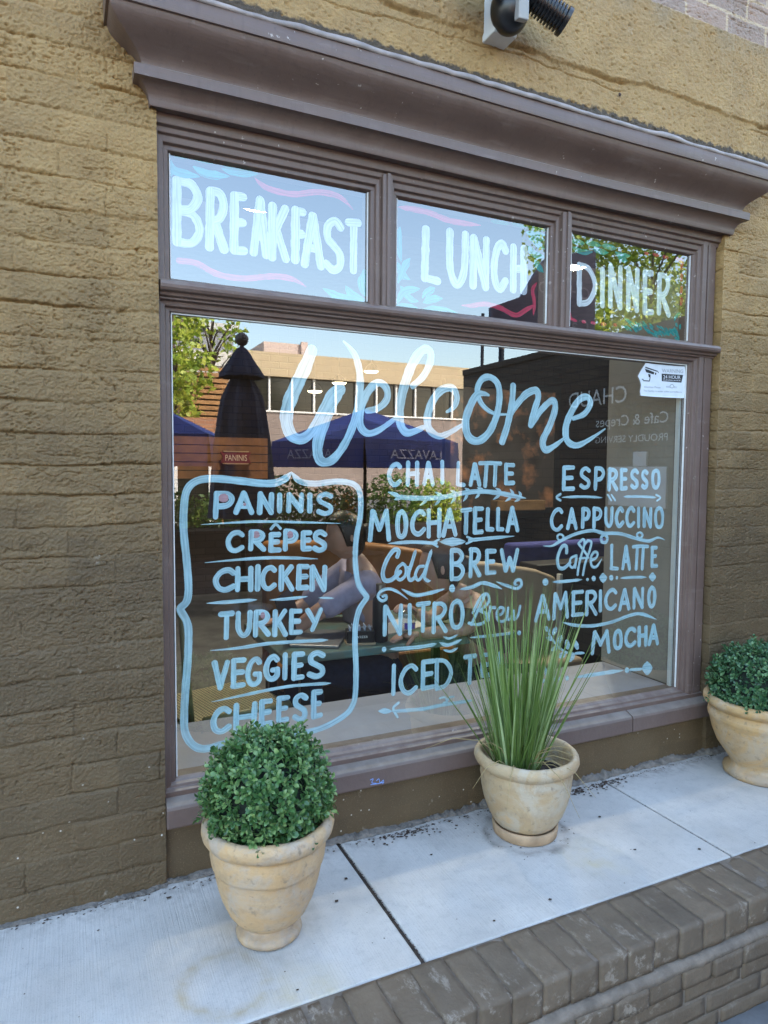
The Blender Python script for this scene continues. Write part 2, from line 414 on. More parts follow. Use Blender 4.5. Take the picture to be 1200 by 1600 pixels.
def rough_brick(mb, x0, x1, y0, y1, z0, z1, nx, ny, nz, amp, seed, rnd=0.006):
    """a brick with rounded, chipped edges: a gridded box pushed about by noise"""
    bm = bmesh.new()
    cx, cy, cz = (x0 + x1) / 2, (y0 + y1) / 2, (z0 + z1) / 2
    hx, hy, hz = (x1 - x0) / 2, (y1 - y0) / 2, (z1 - z0) / 2
    vid = {}
    def V(i, j, k):
        key = (i, j, k)
        if key not in vid:
            p = Vector((-hx + 2 * hx * i / nx, -hy + 2 * hy * j / ny, -hz + 2 * hz * k / nz))
            q = Vector((max(-hx + rnd, min(hx - rnd, p.x)), max(-hy + rnd, min(hy - rnd, p.y)), max(-hz + rnd, min(hz - rnd, p.z))))
            d = p - q
            if d.length > rnd: d = d.normalized() * rnd
            p = q + d
            w = p + Vector((cx, cy, cz))
            nv = noise.noise_vector(w * 28 + Vector((seed, 0, 0))) * amp + noise.noise_vector(w * 80 + Vector((0, seed, 0))) * amp * 0.5
            vid[key] = len(mb.v) ; mb.v.append(tuple(w + nv))
        return vid[key]
    def quad(a, b_, c_, d_): mb.f.append((a, b_, c_, d_)); mb.m.append(mb.mi)
    for i in range(nx):
        for j in range(ny):
            quad(V(i, j, 0), V(i, j + 1, 0), V(i + 1, j + 1, 0), V(i + 1, j, 0))
            quad(V(i, j, nz), V(i + 1, j, nz), V(i + 1, j + 1, nz), V(i, j + 1, nz))
    for i in range(nx):
        for k in range(nz):
            quad(V(i, 0, k), V(i + 1, 0, k), V(i + 1, 0, k + 1), V(i, 0, k + 1))
            quad(V(i, ny, k), V(i, ny, k + 1), V(i + 1, ny, k + 1), V(i + 1, ny, k))
    for j in range(ny):
        for k in range(nz):
            quad(V(0, j, k), V(0, j, k + 1), V(0, j + 1, k + 1), V(0, j + 1, k))
            quad(V(nx, j, k), V(nx, j + 1, k), V(nx, j + 1, k + 1), V(nx, j, k + 1))
    bm.free()
cu = thing('brick_curb', (1.5, -0.6, GZ), 'brown painted brick curb wall with rowlock top along the pale pavement edge', 'curb wall')
cb = MB()
x = -1.2; k = 0
while x < 3.4:
    w = 0.079 + random.uniform(-0.004, 0.004)
    dz = random.uniform(-0.002, 0.002)
    near = -0.1 < x < 2.3
    rough_brick(cb, x, x + w, -0.674 + random.uniform(-.003, .003), -0.520 + random.uniform(-.002, .002), -0.072 + dz, 0.001 + dz, 6 if near else 2, 12 if near else 2, 6 if near else 2, 0.0017, k * 3.1, 0.0028)
    x += w + random.choice([0.0005, 0.001, 0.0015, 0.003]); k += 1
for row, (z0, z1, yf, ln) in enumerate(((-0.142, -0.094, -0.690, 0.098), (-0.196, -0.150, -0.672, 0.198), (-0.245, -0.200, -0.672, 0.198), (-0.286, -0.249, -0.672, 0.198))):
    x = -1.2 + row * 0.07
    while x < 3.4:
        w = ln + random.uniform(-0.006, 0.006)
        near = 0.3 < x < 2.2
        rough_brick(cb, x, x + w, yf + random.uniform(-.003, .003), -0.55, z0 + random.uniform(-.002, .002), z1, 10 if near else 2, 3, 4 if near else 2, 0.0018, k * 2.7, 0.0035)
        x += w + 0.005; k += 1
part_world(cb.build('brickwork', M_curb, cu, smooth=True))
mm = MB(); mm.box(-1.25, 3.48, -0.669, -0.5165, GZ, -0.0015)
n = 160; xs = np.linspace(-1.25, 3.48, n)
P = np.zeros((6, n, 3))
prof = [(-0.660, -0.074), (-0.676, -0.076), (-0.686, -0.083), (-0.688, -0.096), (-0.678, -0.100), (-0.66, -0.100)]
for j, (yy, zz) in enumerate(prof):
    P[j, :, 0] = xs; P[j, :, 1] = yy + 0.003 * vnoise(xs * 30, xs * 0 + j * .7, 91); P[j, :, 2] = zz + 0.0025 * vnoise(xs * 24, xs * 0 + j * .6, 92)
part_world(mm.build('mortar', M_mortar, cu))
part_world(link('mortar_ledge', grid_mesh(P, 'mortar_ledge'), M_mortar, cu))

# ================================================================== BRICK FACADE
OX0, OX1, OZ0, OZ1 = 0.212, 2.176, -0.02, 1.99        # opening of the shop window
CY = 0.0725
def wall_height(x, z):
    """relief of the painted brickwork, metres towards the street"""
    wob = 0.0045 * vnoise(x * 4.5, z * 2, 3) + 0.0028 * vnoise(x * 22, z * 9, 4) + 0.0016 * vnoise(x * 75, z * 20, 14)
    zz = (z + wob + 0.012) / CY
    row = np.floor(zz); t = zz - row
    up_d = t * CY; dn_d = (1 - t) * CY                      # distance to the joint below / above
    m1 = sstep(-0.15, 0.85, vnoise(x * 7.5 + row * 3.7, row * 1.7, 5))
    depth = 0.0010 + 0.0105 * m1
    wdt = 0.0022 + 0.0032 * sstep(-.2, .9, vnoise(x * 9 + row, row * 2.3, 6))
    g1 = np.maximum(1 - sstep(0.0, wdt * 1.5, up_d), 1 - sstep(0.0, wdt * 0.8, dn_d))
    h = -depth * g1
    off = np.where(row % 2 == 0, 0.0, 0.1025)
    xx = (x + off + 0.006 * vnoise(z * 13, x * 0 + row, 7) + 0.0015 * vnoise(z * 80, x * 0 + row, 17)) / 0.205
    br = np.floor(xx); tx = xx - br
    dx = np.minimum(tx, 1 - tx) * 0.205
    hj = 0.75 * sstep(0.0, 0.8, vnoise(br * 1.37 + 0.5, row * 2.11 + .5, 8)) * sstep(-.6, .3, vnoise(z * 40, br * 3.1, 18))
    h -= 0.0065 * hj * (1 - sstep(0.0, 0.0045, dx))
    edge = sstep(0.0, 0.010, np.minimum(np.minimum(up_d, dn_d), dx + .006))
    h += (0.0030 * vnoise(br * 3.31 + 0.5, row * 1.77 + .5, 9) + 0.0016 * fbm(x * 16, z * 24, 12, 2)) * edge + 0.0014 * edge
    thick = 1 - 0.5 * sstep(0.75, 0.1, z)
    # thick paint over coarse brick: fine grain, pits and short dragged cracks
    h += 0.0008 * fbm(x * 95, z * 130, 20, 3) * thick
    h += 0.0016 * vnoise(x * 240, z * 300, 30) * thick
    pit = sstep(0.45, 0.9, vnoise(x * 110, z * 190, 34)) * sstep(-.4, .3, vnoise(x * 9, z * 12, 35))
    h -= 0.0050 * pit * thick
    wz = z + 0.004 * vnoise(x * 28, z * 6, 41)
    rg = 1 - np.abs(vnoise(x * 5, wz * 50, 40) + 0.25 * vnoise(x * 40, wz * 110, 43))
    h -= 0.0045 * sstep(0.95, 0.998, rg) * sstep(-0.35, 0.3, vnoise(x * 11, z * 13, 45)) * thick
    rg2 = 1 - np.abs(vnoise(x * 13, wz * 88, 60) + 0.3 * vnoise(x * 70, wz * 170, 63))
    h -= 0.0028 * sstep(0.94, 0.995, rg2) * sstep(-.3, .3, vnoise(x * 14, z * 12, 66)) * thick
    # upright courses over the cornice
    sol = sstep(0.06, 0.08, x) * sstep(2.17, 2.18, z) * (1 - sstep(2.62, 2.623, z))
    vj = (x + 0.004 * vnoise(z * 16, x * 6, 70)) / 0.076; vb = np.floor(vj); tv = vj - vb
    dv = np.minimum(tv, 1 - tv) * 0.076
    vv = sstep(-0.3, 0.8, vnoise(vb * 1.9 + .5, sstep(2.33, 2.36, z) * 5 + .5, 71))
    hs = -0.0040 * vv * sstep(-.5, .4, vnoise(x * 3, z * 22, 79)) * (1 - sstep(0, 0.0035, dv)) + 0.0014 * vnoise(vb * 2.7 + .5, sstep(2.33, 2.36, z) * 3 + .5, 78) + 0.0012 * fbm(x * 30, z * 26, 80, 2) + 0.0022 * fbm(x * 120, z * 110, 85, 3) + 0.0012 * vnoise(x * 280, z * 280, 88) - 0.004 * sstep(.55, .9, vnoise(x * 130, z * 150, 89))
    cr = z - 2.343 - 0.010 * vnoise(x * 5, x * 0, 72) - 0.004 * vnoise(x * 26, x * 0, 73)
    hs += 0.007 * sstep(-0.006, 0.005, cr) - 0.007 * (1 - sstep(0.0, 0.007, np.abs(cr + 0.009))) * sstep(-.5, .3, vnoise(x * 8, x * 0 + 3, 74))
    c2 = z - 2.290 - 0.03 * vnoise(x * 3.2, x * 0, 75) - 0.006 * vnoise(x * 22, x * 0, 76)
    hs -= 0.006 * (1 - sstep(0.0, 0.0035, np.abs(c2))) * sstep(0.0, 0.5, vnoise(x * 3.3, x * 0 + 9, 77))
    h = h * (1 - sol) + hs * sol
    h -= 0.004 * sstep(2.62, 2.626, z) * sstep(0.2, .3, x)
    return h
gx = np.concatenate([np.arange(-0.42, OX0 - 1e-6, 0.0022), np.arange(OX0, OX1, 0.0040), np.arange(OX1, 2.75, 0.0030)])
gz = np.concatenate([np.arange(-0.02, OZ1 - 1e-6, 0.0021), np.arange(OZ1, 2.86, 0.0024)])
GX, GZg = np.meshgrid(gx, gz)
HH = wall_height(GX, GZg)
P = np.stack([GX, -HH - 0.0, GZg], -1)
cx = (gx[:-1] + gx[1:]) / 2; cz = (gz[:-1] + gz[1:]) / 2
CX, CZ = np.meshgrid(cx, cz)
mask = ~((CX > OX0) & (CX < OX1) & (CZ < OZ1))
bw = thing('brick_wall', (0, 0, 0), 'painted brick shopfront wall, yellow tan above and brown below', 'wall')
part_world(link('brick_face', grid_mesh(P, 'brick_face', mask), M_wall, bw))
# reveals of the opening (right one shows), same relief turned into the wall
ry = np.arange(0, 0.09, 0.0045)
for xr, sgn, nm in ((OX1, 1, 'brick_reveal'), (OX0, -1, 'brick_reveal')):
    RY, RZ = np.meshgrid(ry, gz[gz <= OZ1 + 0.004])
    hx = wall_height(RY + 0.41 + xr, RZ)
    edge = sstep(0.0, 0.012, RY)
    front = wall_height(np.full_like(RZ, xr), RZ)
    Pq = np.stack([xr - sgn * hx * edge * 0.8, RY * 1.0 - front * (1 - edge), RZ], -1)
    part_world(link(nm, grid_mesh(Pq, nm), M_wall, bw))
# the rest of the facade and the shell of the building behind it
SHADE_TOP = 8.8  # unseen height, raised so the building's shadow covers the terrace
sh = MB()
def yrect(x0, x1, z0, z1, y=0.001): sh.add([(x0, y, z0), (x1, y, z0), (x1, y, z1), (x0, y, z1)], [(0, 1, 2, 3)])
yrect(-7, -0.42, GZ, SHADE_TOP); yrect(2.745, 9.5, GZ, SHADE_TOP); yrect(-0.42, 2.745, 2.853, SHADE_TOP); yrect(-.42, 2.745, GZ, -0.019, 0.012)
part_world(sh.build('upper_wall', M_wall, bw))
roof = MB(); roof.box(-7, 9.5, 0.002, 8.0, SHADE_TOP - 0.2, SHADE_TOP); roof.box(-7, -6.8, 0.002, 8, GZ, SHADE_TOP - 0.2); roof.box(9.3, 9.5, 0.002, 8, GZ, SHADE_TOP - 0.2); roof.box(-6.8, 9.3, 7.8, 8, GZ, SHADE_TOP - .2)  # unseen roof and sides, added to keep the sun out
part_world(roof.build('shell', simple('roofing', (0.1, 0.1, 0.1), 0.9), bw))
# panel under the sill and ragged mortar where wall meets pavement
pn = MB(); pn.box(OX0 - 0.01, OX1 + 0.02, 0.014, 0.40, -0.02, 0.150)
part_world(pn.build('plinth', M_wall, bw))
n = 700; xs = np.linspace(-0.42, 2.75, n)
P = np.zeros((7, n, 3))
hgt = 0.012 + 0.008 * vnoise(xs * 9, xs * 0, 111) + 0.005 * vnoise(xs * 60, xs * 0, 112) + 0.004 * vnoise(xs * 170, xs * 0, 114)
hgt *= sstep(-.75, -.1, vnoise(xs * 2.2, xs * 0, 113) + .3)
rec = np.where((xs > OX0) & (xs < OX1), 0.012, 0.0)
for j in range(7):
    a = j / 6 * math.pi / 2
    P[j, :, 0] = xs
    P[j, :, 1] = 0.004 + rec - (0.024 + 0.006 * vnoise(xs * 20, xs * 0, 115)) * math.cos(a) + 0.0025 * vnoise(xs * 90, xs * 0 + j, 116)
    P[j, :, 2] = 0.001 + hgt * math.sin(a) + 0.002 * vnoise(xs * 110, xs * 0 + j, 117)
M_strip = simple('rough_grey_mortar', (0.165, 0.142, 0.118), 0.95, 0.35, 40, 0.8, 140, bd=0.006)
part_world(link('mortar_strip', grid_mesh(P, 'mortar_strip'), M_strip, bw))
M_paver = simple('dark_brown_pavers', (0.050, 0.036, 0.028), 0.95, 0.3, 9, 0.5, 60, spec=0.05)
tg_ = MB(); tg_.add([(-14, -8.6, GZ + .004), (16, -8.6, GZ + .004), (16, -1.6, GZ + .004), (-14, -1.6, GZ + .004)], [(0, 1, 2, 3)])
tag(tg_.build('terrace', M_paver), kind='structure')
# ================================================================== SHOP WINDOW
win = thing('shop_window', (1.16, 0.05, 0.15), 'large shop window in mauve wooden frame, three small panes above one big hand-lettered pane', 'window')
def wpart(mb, name, mat, parent=win, **k):
    o = mb.build(name, mat, parent, **k)
    inv = Matrix.Translation(win.location).inverted()
    o.matrix_parent_inverse = inv if parent is win else Matrix.Identity(4)
    return o
# cornice, swept round its mitred returns
prof = [(-0.03, 1.925), (0.012, 1.925), (0.016, 1.922), (0.018, 1.927)]
for k in range(1, 9):
    t = k / 8; prof.append((0.018 + 0.030 * (1 - math.cos(t * math.pi / 2)), 1.927 + 0.040 * math.sin(t * math.pi / 2)))
prof += [(0.053, 1.968), (0.0535, 1.992), (0.051, 1.9945), (0.036, 1.9955), (0.035, 2.000)]
for k in range(1, 13):
    t = k / 12; prof.append((0.035 + 0.072 * (t - math.sin(2 * math.pi * t) / (2 * math.pi) * 0.75), 2.000 + 0.087 * t))
prof += [(0.113, 2.088), (0.1135, 2.090), (0.1140, 2.130), (0.112, 2.134), (0.090, 2.139), (-0.03, 2.155)]
xL, xR = 0.212, 2.182
P = np.zeros((len(prof), 42, 3))
for j, (p, z) in enumerate(prof):
    path = [(xL - p, 0.03)] + [(xL - p + (xR - xL + 2 * p) * k / 39, -p) for k in range(40)] + [(xR + p, 0.03)]
    for i, (x, y) in enumerate(path):
        P[j, i] = (x, y + 0.0012 * math.sin(x * 5 + 1) * (p > 0), z + 0.002 * math.sin(x * 3.1) * (p > .01))
me = grid_mesh(P[::-1], 'cornice')
co = link('cornice', me, M_trim, win); me.set_sharp_from_angle(angle=R(28))
co.matrix_parent_inverse = Matrix.Translation(win.location).inverted()
# metal flashing bent over the top edge
n = 260; xs = np.linspace(0.09, 2.305, n); P = np.zeros((5, n, 3))
wv = 0.0022 * vnoise(xs * 9, xs * 0, 131) + 0.0035 * sstep(.3, .9, vnoise(xs * 3.5, xs * 0 + 4, 132)) + 0.0012 * vnoise(xs * 30, xs * 0, 133)
for j, (yy, zz) in enumerate(((-0.1155, 2.126), (-0.1185, 2.128), (-0.1180, 2.1375), (-0.114, 2.1405), (-0.02, 2.160))):
    P[j, :, 0] = xs; P[j, :, 1] = yy - wv * (0.9 if j < 4 else 0); P[j, :, 2] = zz + wv * (1.1 if j in (2, 3) else 0.2)
M_flash = simple('painted_metal_flashing', (0.27, 0.225, 0.205), 0.5, 0.3, 20, 0.3, 60)
fl = link('flashing', grid_mesh(P[::-1], 'flashing'), M_flash, win); fl.matrix_parent_inverse = Matrix.Translation(win.location).inverted()

# frame members
f = MB()
f.prism([(0.10, 1.852), (0.058, 1.852), (0.046, 1.855), (0.046, 1.866), (0.036, 1.869), (0.034, 1.884), (0.026, 1.887), (0.024, 1.899), (0.014, 1.902), (0.010, 1.926), (0.10, 1.926)], 'x', 0.16, 2.178)
wpart(f, 'frame_head', M_trim, bevel=0.0015)
f = MB()
f.prism([(0.10, 1.460), (0.058, 1.460), (0.047, 1.462), (0.046, 1.471), (0.036, 1.473), (0.034, 1.484), (0.022, 1.486), (0.022, 1.491), (0.012, 1.493), (0.010, 1.500), (-0.002, 1.503), (-0.006, 1.509), (-0.007, 1.517), (-0.003, 1.524), (0.006, 1.529), (0.030, 1.534), (0.046, 1.538), (0.058, 1.546), (0.10, 1.546)], 'x', 0.2165, 2.172)
wpart(f, 'transom', M_trim, bevel=0.0012)
for xr, sg in ((2.07, 1), (0.247, -1)):
    f = MB()
    pr = [(0, 0.10), (0, 0.058), (0.004, 0.047), (0.014, 0.046), (0.016, 0.036), (0.028, 0.034), (0.030, 0.024), (0.048, 0.022), (0.050, 0.030), (0.056, 0.031), (0.058, 0.024), (0.096, 0.026), (0.098, 0.034), (0.112, 0.034), (0.112, 0.10)]
    pr = [(xr + sg * a, b_) for a, b_ in pr]
    f.prism(pr if sg > 0 else pr[::-1], 'z', 0.222, 1.925)
    wpart(f, 'frame_jamb', M_trim, bevel=0.0012)
for xa, xb in ((0.791, 0.879), (1.426, 1.520)):
    f = MB(); c_ = (xa + xb) / 2; h_ = (xb - xa) / 2
    half = [(h_, 0.10), (h_, 0.058), (h_ - 0.004, 0.047), (h_ - 0.014, 0.046), (h_ - 0.016, 0.036), (h_ - 0.024, 0.034), (h_ - 0.026, 0.026), (h_ - 0.0275, 0.034), (h_ - 0.029, 0.018), (0.006, 0.016), (0.005, 0.008)]
    pr = [(c_ + a, b_) for a, b_ in half] + [(c_ - a, b_) for a, b_ in half[::-1]]
    f.prism(pr, 'z', 1.530, 1.895)
    wpart(f, 'mullion', M_trim, bevel=0.0012)
f = MB()
f.prism([(0.10, 0.20), (0.02, 0.20), (0.020, 0.232), (0.034, 0.236), (0.036, 0.243), (0.046, 0.246), (0.050, 0.250), (0.058, 0.254), (0.10, 0.254)][::-1], 'x', 0.16, 2.172)
wpart(f, 'frame_bottom_rail', M_trim, bevel=0.0012)
# pale lines where glass meets wood
f = MB()
f.box(0.248, 2.069, 0.0530, 0.0585, 1.4575, 1.4605); f.box(0.2472, 0.2500, 0.0530, 0.0585, 0.256, 1.457)
for a, b_ in ((0.2472, 0.790), (0.8795, 1.4255), (1.5205, 2.0695)):
    f.box(b_ - 0.0030, b_, 0.0530, 0.0585, 1.547, 1.851)
    f.box(a, a + 0.0022, 0.0530, 0.0585, 1.547, 1.851)
f.box(2.0665, 2.0698, 0.0530, 0.0585, .256, 1.457)
wpart(f, 'pane_edge_lines', M_edge)
# sill in two lengths
for xa, xb in ((0.214, 1.786), (1.790, 2.176)):
    f = MB()
    f.prism([(0.10, 0.1495), (-0.012, 0.1495), (-0.015, 0.153), (-0.015, 0.199), (-0.011, 0.207), (0.020, 0.219), (0.030, 0.224), (0.10, 0.226)], 'x', xa, xb)
    wpart(f, 'sill', M_sill, bevel=0.003)

# glass: thin pane, mirror part by Schlick's law for two faces, the rest passes
def glass_material():
    m, nt, b = new_mat('window_glass'); nt.nodes.remove(b)
    lw = nd(nt, 'LayerWeight', Blend=0.5).outputs['Facing']
    p5 = mth(nt, 'POWER', lw, 5.0)
    fac = mth(nt, 'ADD', mth(nt, 'MULTIPLY', p5, 0.85), GLASS_F0)
    tr = nd(nt, 'BsdfTransparent', Color=(0.83, 0.88, 0.87, 1)); gl = nd(nt, 'BsdfGlossy', Color=(1, 1, 1, 1), Roughness=0.0)
    mx = nd(nt, 'MixShader'); nt.links.new(fac, mx.inputs[0]); nt.links.new(tr.outputs[0], mx.inputs[1]); nt.links.new(gl.outputs[0], mx.inputs[2])
    nt.links.new(mx.outputs[0], nt.nodes['Material Output'].inputs[0])
    return m
GLASS_F0 = 0.18
M_glass = glass_material()
GY = 0.060
def pane(x0, x1, z0, z1, label):
    g = MB(); g.add([(x0, GY, z0), (x1, GY, z0), (x1, GY, z1), (x0, GY, z1)], [(0, 1, 2, 3)])
    o = wpart(g, 'glass_pane', M_glass); o['label'] = label; return o
p_big = pane(0.243, 2.074, 0.250, 1.464, 'big pane lettered with a light blue cafe menu')
p_br = pane(0.243, 0.796, 1.541, 1.856, 'small upper pane painted BREAKFAST')
p_lu = pane(0.874, 1.431, 1.541, 1.856, 'small upper pane painted LUNCH')
p_di = pane(1.515, 2.074, 1.541, 1.856, 'small upper pane painted DINNER')

# ================================================================== HAND-PAINTED LETTERING (on the inside of the glass)
PY = 0.0625
def paint_material(name, col, col2, alpha=0.9):
    m, nt, b = new_mat(name)
    uv = nd(nt, 'UVMap').outputs[0]
    mp = nd(nt, 'Mapping'); mp.inputs['Scale'].default_value = (9, 240, 1); nt.links.new(uv, mp.inputs[0])
    st = noise_tex(nt, mp.outputs[0], 1.0, 3)
    big = noise_tex(nt, coords(nt), 26, 4)
    nt.links.new(mixc(nt, mrange(nt, st, 0.3, 0.7), col, col2), b.inputs['Base Color'])
    a = mth(nt, 'MULTIPLY', mrange(nt, st, 0.22, 0.55, 0.55, 1.0), mrange(nt, big, 0.25, 0.55, 0.82, 1.0))
    nt.links.new(mth(nt, 'MULTIPLY', a, alpha), b.inputs['Alpha'])
    b.inputs['Roughness'].default_value = 0.6; b.inputs['Specular IOR Level'].default_value = 0.2
    return m
M_pb = paint_material('light_blue_window_paint', (0.47, 0.71, 0.81), (0.60, 0.80, 0.87), 0.98)
M_pw = paint_material('white_window_paint', (0.56, 0.58, 0.64), (0.68, 0.70, 0.74), 0.93)
M_pw2 = paint_material('bright_white_window_paint', (0.78, 0.80, 0.82), (0.86, 0.87, 0.88), 0.98)
M_pt = paint_material('teal_window_paint', (0.01, 0.24, 0.22), (0.02, 0.36, 0.32), 0.92)
M_pg = paint_material('dark_green_window_paint', (0.0, 0.12, 0.055), (0.01, 0.19, 0.09), 0.95)
M_pr = paint_material('red_window_paint', (0.52, 0.02, 0.06), (0.62, 0.04, 0.09), 0.95)
M_pp = paint_material('pink_window_paint', (0.66, 0.33, 0.36), (0.72, 0.42, 0.44), 0.9)

def catmull(pts, n=7):
    if len(pts) < 3:
        a, b_ = pts[0], pts[-1]
        return [tuple(a[k] + (b_[k] - a[k]) * i / 6 for k in range(len(a))) for i in range(7)]
    out = []; q = [pts[0]] + list(pts) + [pts[-1]]
    for i in range(1, len(q) - 2):
        p0, p1, p2, p3 = q[i - 1], q[i], q[i + 1], q[i + 2]
        for s in range(n):
            t = s / n
            out.append(tuple(0.5 * (2 * p1[k] + (p2[k] - p0[k]) * t + (2 * p0[k] - 5 * p1[k] + 4 * p2[k] - p3[k]) * t * t + (3 * p1[k] - p0[k] - 3 * p2[k] + p3[k]) * t ** 3) for k in range(len(p1))))
    out.append(tuple(pts[-1])); return out
class Paint:
    """brush strokes lying on the back of the glass, gathered into one mesh per word"""
    def __init__(s): s.mb = MB(); s.mb.uv = []; s.k = 0
    def stroke(s, pts, w=9.5, taper=(0, 0), closed=False, wob=0.07):
        """pts in photograph pixels: (x, y[, width]); turned into points of the glass plane"""
        pts = [(p[0], p[1], p[2] if len(p) > 2 else w) for p in pts]
        c = catmull(pts)
        P3 = [on_plane(x, y, PY) for x, y, _ in c]
        sc = (PY - CAM.y) / FPX
        Wd = [ww * sc * ((P.xz - Vector((CAM.x, CAM.z))).length_squared / (PY - CAM.y) ** 2 + 1) ** 0.25 for (x, y, ww), P in zip(c, P3)]
        P2 = [Vector((p.x, p.z)) for p in P3]
        # resample evenly, add round brush ends
        L = [0]
        for a, b_ in zip(P2, P2[1:]): L.append(L[-1] + max(1e-6, (b_ - a).length))
        tot = L[-1]; m = max(6, int(tot / 0.0035))
        q = []; 
        for i in range(m + 1):
            d = tot * i / m
            j = max(0, min(len(L) - 2, int(np.searchsorted(L, d)) - 1)); t = min(1, max(0, (d - L[j]) / (L[j + 1] - L[j])))
            q.append([P2[j].lerp(P2[j + 1], t), Wd[j] * (1 - t) + Wd[j + 1] * t, d])
        ph = random.uniform(0, 9)
        for e in q:
            e[1] *= 1 + wob * math.sin(e[2] * 130 + ph) * 0.6 + wob * noise.noise(Vector((e[2] * 90, ph, s.k))) 
            t = min(1.0, max(0.0, e[2] / tot))
            if taper[0] and t < taper[0]: e[1] *= 0.12 + 0.88 * (t / taper[0]) ** 0.8
            if taper[1] and 1 - t < taper[1]: e[1] *= 0.12 + 0.88 * ((1 - t) / taper[1]) ** 0.8
        if not closed:
            ta = (q[0][0] - q[1][0]).normalized(); tb = (q[-1][0] - q[-2][0]).normalized()
            wa, wb = q[0][1], q[-1][1]; qa, qb = q[0][0], q[-1][0]
            ja, jb = random.uniform(.75, 1.15), random.uniform(.75, 1.15)
            q = [[qa + ta * wa * 0.5 * ja * u, wa * math.sqrt(1 - u * u), -wa * .5 * u] for u in (0.99, 0.9, 0.7, 0.4)] + q
            q += [[qb + tb * wb * 0.5 * jb * u, wb * math.sqrt(1 - u * u), tot + wb * .5 * u] for u in (0.4, 0.7, 0.9, 0.99)]
        y0 = PY + 0.00014 * s.k; s.k += 1
        vs = []; n = len(q)
        for i, (p, ww, d) in enumerate(q):
            a = q[max(0, i - 1)][0]; b_ = q[min(n - 1, i + 1)][0]
            t = (b_ - a)
            t = t.normalized() if t.length > 1e-9 else Vector((1, 0))
            nn = Vector((-t.y, t.x)) * (ww / 2)
            yy = y0 + 0.0001 * i / n
            vs.append((p.x + nn.x, yy, p.y + nn.y)); vs.append((p.x - nn.x, yy, p.y - nn.y))
            s.mb.uv += [(d + ph, ww / 2 + ph * .1), (d + ph, -ww / 2 + ph * .1)]
        s.mb.add(vs, [(2 * i, 2 * i + 1, 2 * i + 3, 2 * i + 2) for i in range(n - 1)])
    def blob(s, x, y, rx, ry=None, rot=0, pw=1.0, hole=0):
        """filled spot, ellipse or diamond (pw > 1)"""
        ry = ry or rx; n = 28; y0 = PY + 0.00014 * s.k; s.k += 1
        def pt(f, k):
            a = 2 * math.pi * k / n; c_, s_ = math.cos(a), math.sin(a)
            cx_, sy_ = math.copysign(abs(c_) ** pw, c_) * rx * f, math.copysign(abs(s_) ** pw, s_) * ry * f
            jit = 1 + random.uniform(-.05, .05)
            P = on_plane(x + (cx_ * math.cos(rot) - sy_ * math.sin(rot)) * jit, y + (cx_ * math.sin(rot) + sy_ * math.cos(rot)) * jit, PY)
            return (P.x, y0, P.z)
        vs = [pt(1, k) for k in range(n)]
        if hole:
            vs += [pt(hole, k) for k in range(n)]
            fs = [(k, (k + 1) % n, n + (k + 1) % n, n + k) for k in range(n)]
        else: fs = [tuple(range(n))]
        s.mb.uv += [(v[0], v[2]) for v in vs]
        s.mb.add(vs, fs)
    def done(s, mat, pane_, label, name='painted_lettering'):
        s.mb.uv = s.mb.uv
        o = s.mb.build(name, mat, pane_); o['label'] = label
        return o
G = {
 'A': [[(0, 1), (.48, 0)], [(.52, 0), (1, 1)], [(.22, .66), (.78, .66)]],
 'B': [[(0, 0), (0, 1)], [(0, 0), (.62, .02), (.92, .22), (.6, .44), (.08, .47)], [(.08, .49), (.72, .53), (1, .76), (.66, .98), (0, 1)]],
 'C': [[(1, .14), (.72, 0), (.28, .12), (0, .5), (.14, .88), (.55, 1), (1, .82)]],
 'D': [[(0, 0), (0, 1)], [(0, 0), (.6, .08), (1, .48), (.62, .9), (0, 1)]],
 'E': [[(.04, 0), (0, 1)], [(.04, 0), (1, 0)], [(.04, .48), (.85, .47)], [(0, 1), (1, .98)]],
 'F': [[(.04, 0), (0, 1)], [(.04, 0), (1, 0)], [(.04, .48), (.85, .46)]],
 'G': [[(1, .16), (.7, 0), (.26, .14), (0, .55), (.18, .92), (.6, 1), (.96, .86), (1, .6)], [(.58, .6), (1, .6)]],
 'H': [[(.02, 0), (0, 1)], [(1, 0), (.96, 1)], [(.0, .5), (1, .47)]],
 'I': [[(.55, 0), (.45, 1)]],
 'K': [[(.04, 0), (0, 1)], [(.95, 0), (.08, .56)], [(.3, .42), (1, 1)]],
 'L': [[(.1, 0), (0, .97)], [(0, .97), (1, 1)]],
 'M': [[(0, 1), (.13, 0)], [(.15, 0), (.5, .62)], [(.5, .62), (.87, 0)], [(.87, 0), (1, 1)]],
 'N': [[(0, 1), (.04, 0)], [(.06, 0), (.94, 1)], [(.94, 1), (1, 0)]],
 'O': [[(.5, 0), (.16, .12), (0, .52), (.16, .9), (.5, 1), (.86, .88), (1, .46), (.84, .1), (.5, 0)]],
 'P': [[(.06, 0), (0, 1)], [(.06, 0), (.7, .02), (1, .24), (.7, .5), (.06, .56)]],
 'R': [[(.06, 0), (0, 1)], [(.06, 0), (.7, .02), (.96, .22), (.66, .46), (.06, .52)], [(.35, .52), (1, 1)]],
 'S': [[(1, .12), (.6, 0), (.14, .12), (.12, .36), (.5, .5), (.92, .66), (.92, .9), (.48, 1), (0, .88)]],
 'T': [[(0, .02), (1, 0)], [(.5, .02), (.44, 1)]],
 'U': [[(0, 0), (.02, .7), (.46, 1), (.92, .72), (1, 0)]],
 'V': [[(0, 0), (.45, 1)], [(.45, 1), (1, 0)]],
 'W': [[(0, 0), (.25, 1)], [(.25, 1), (.5, .4)], [(.5, .4), (.72, 1)], [(.72, 1), (1, 0)]],
 'Y': [[(0, 0), (.45, .52)], [(1, 0), (.36, 1)]],
}
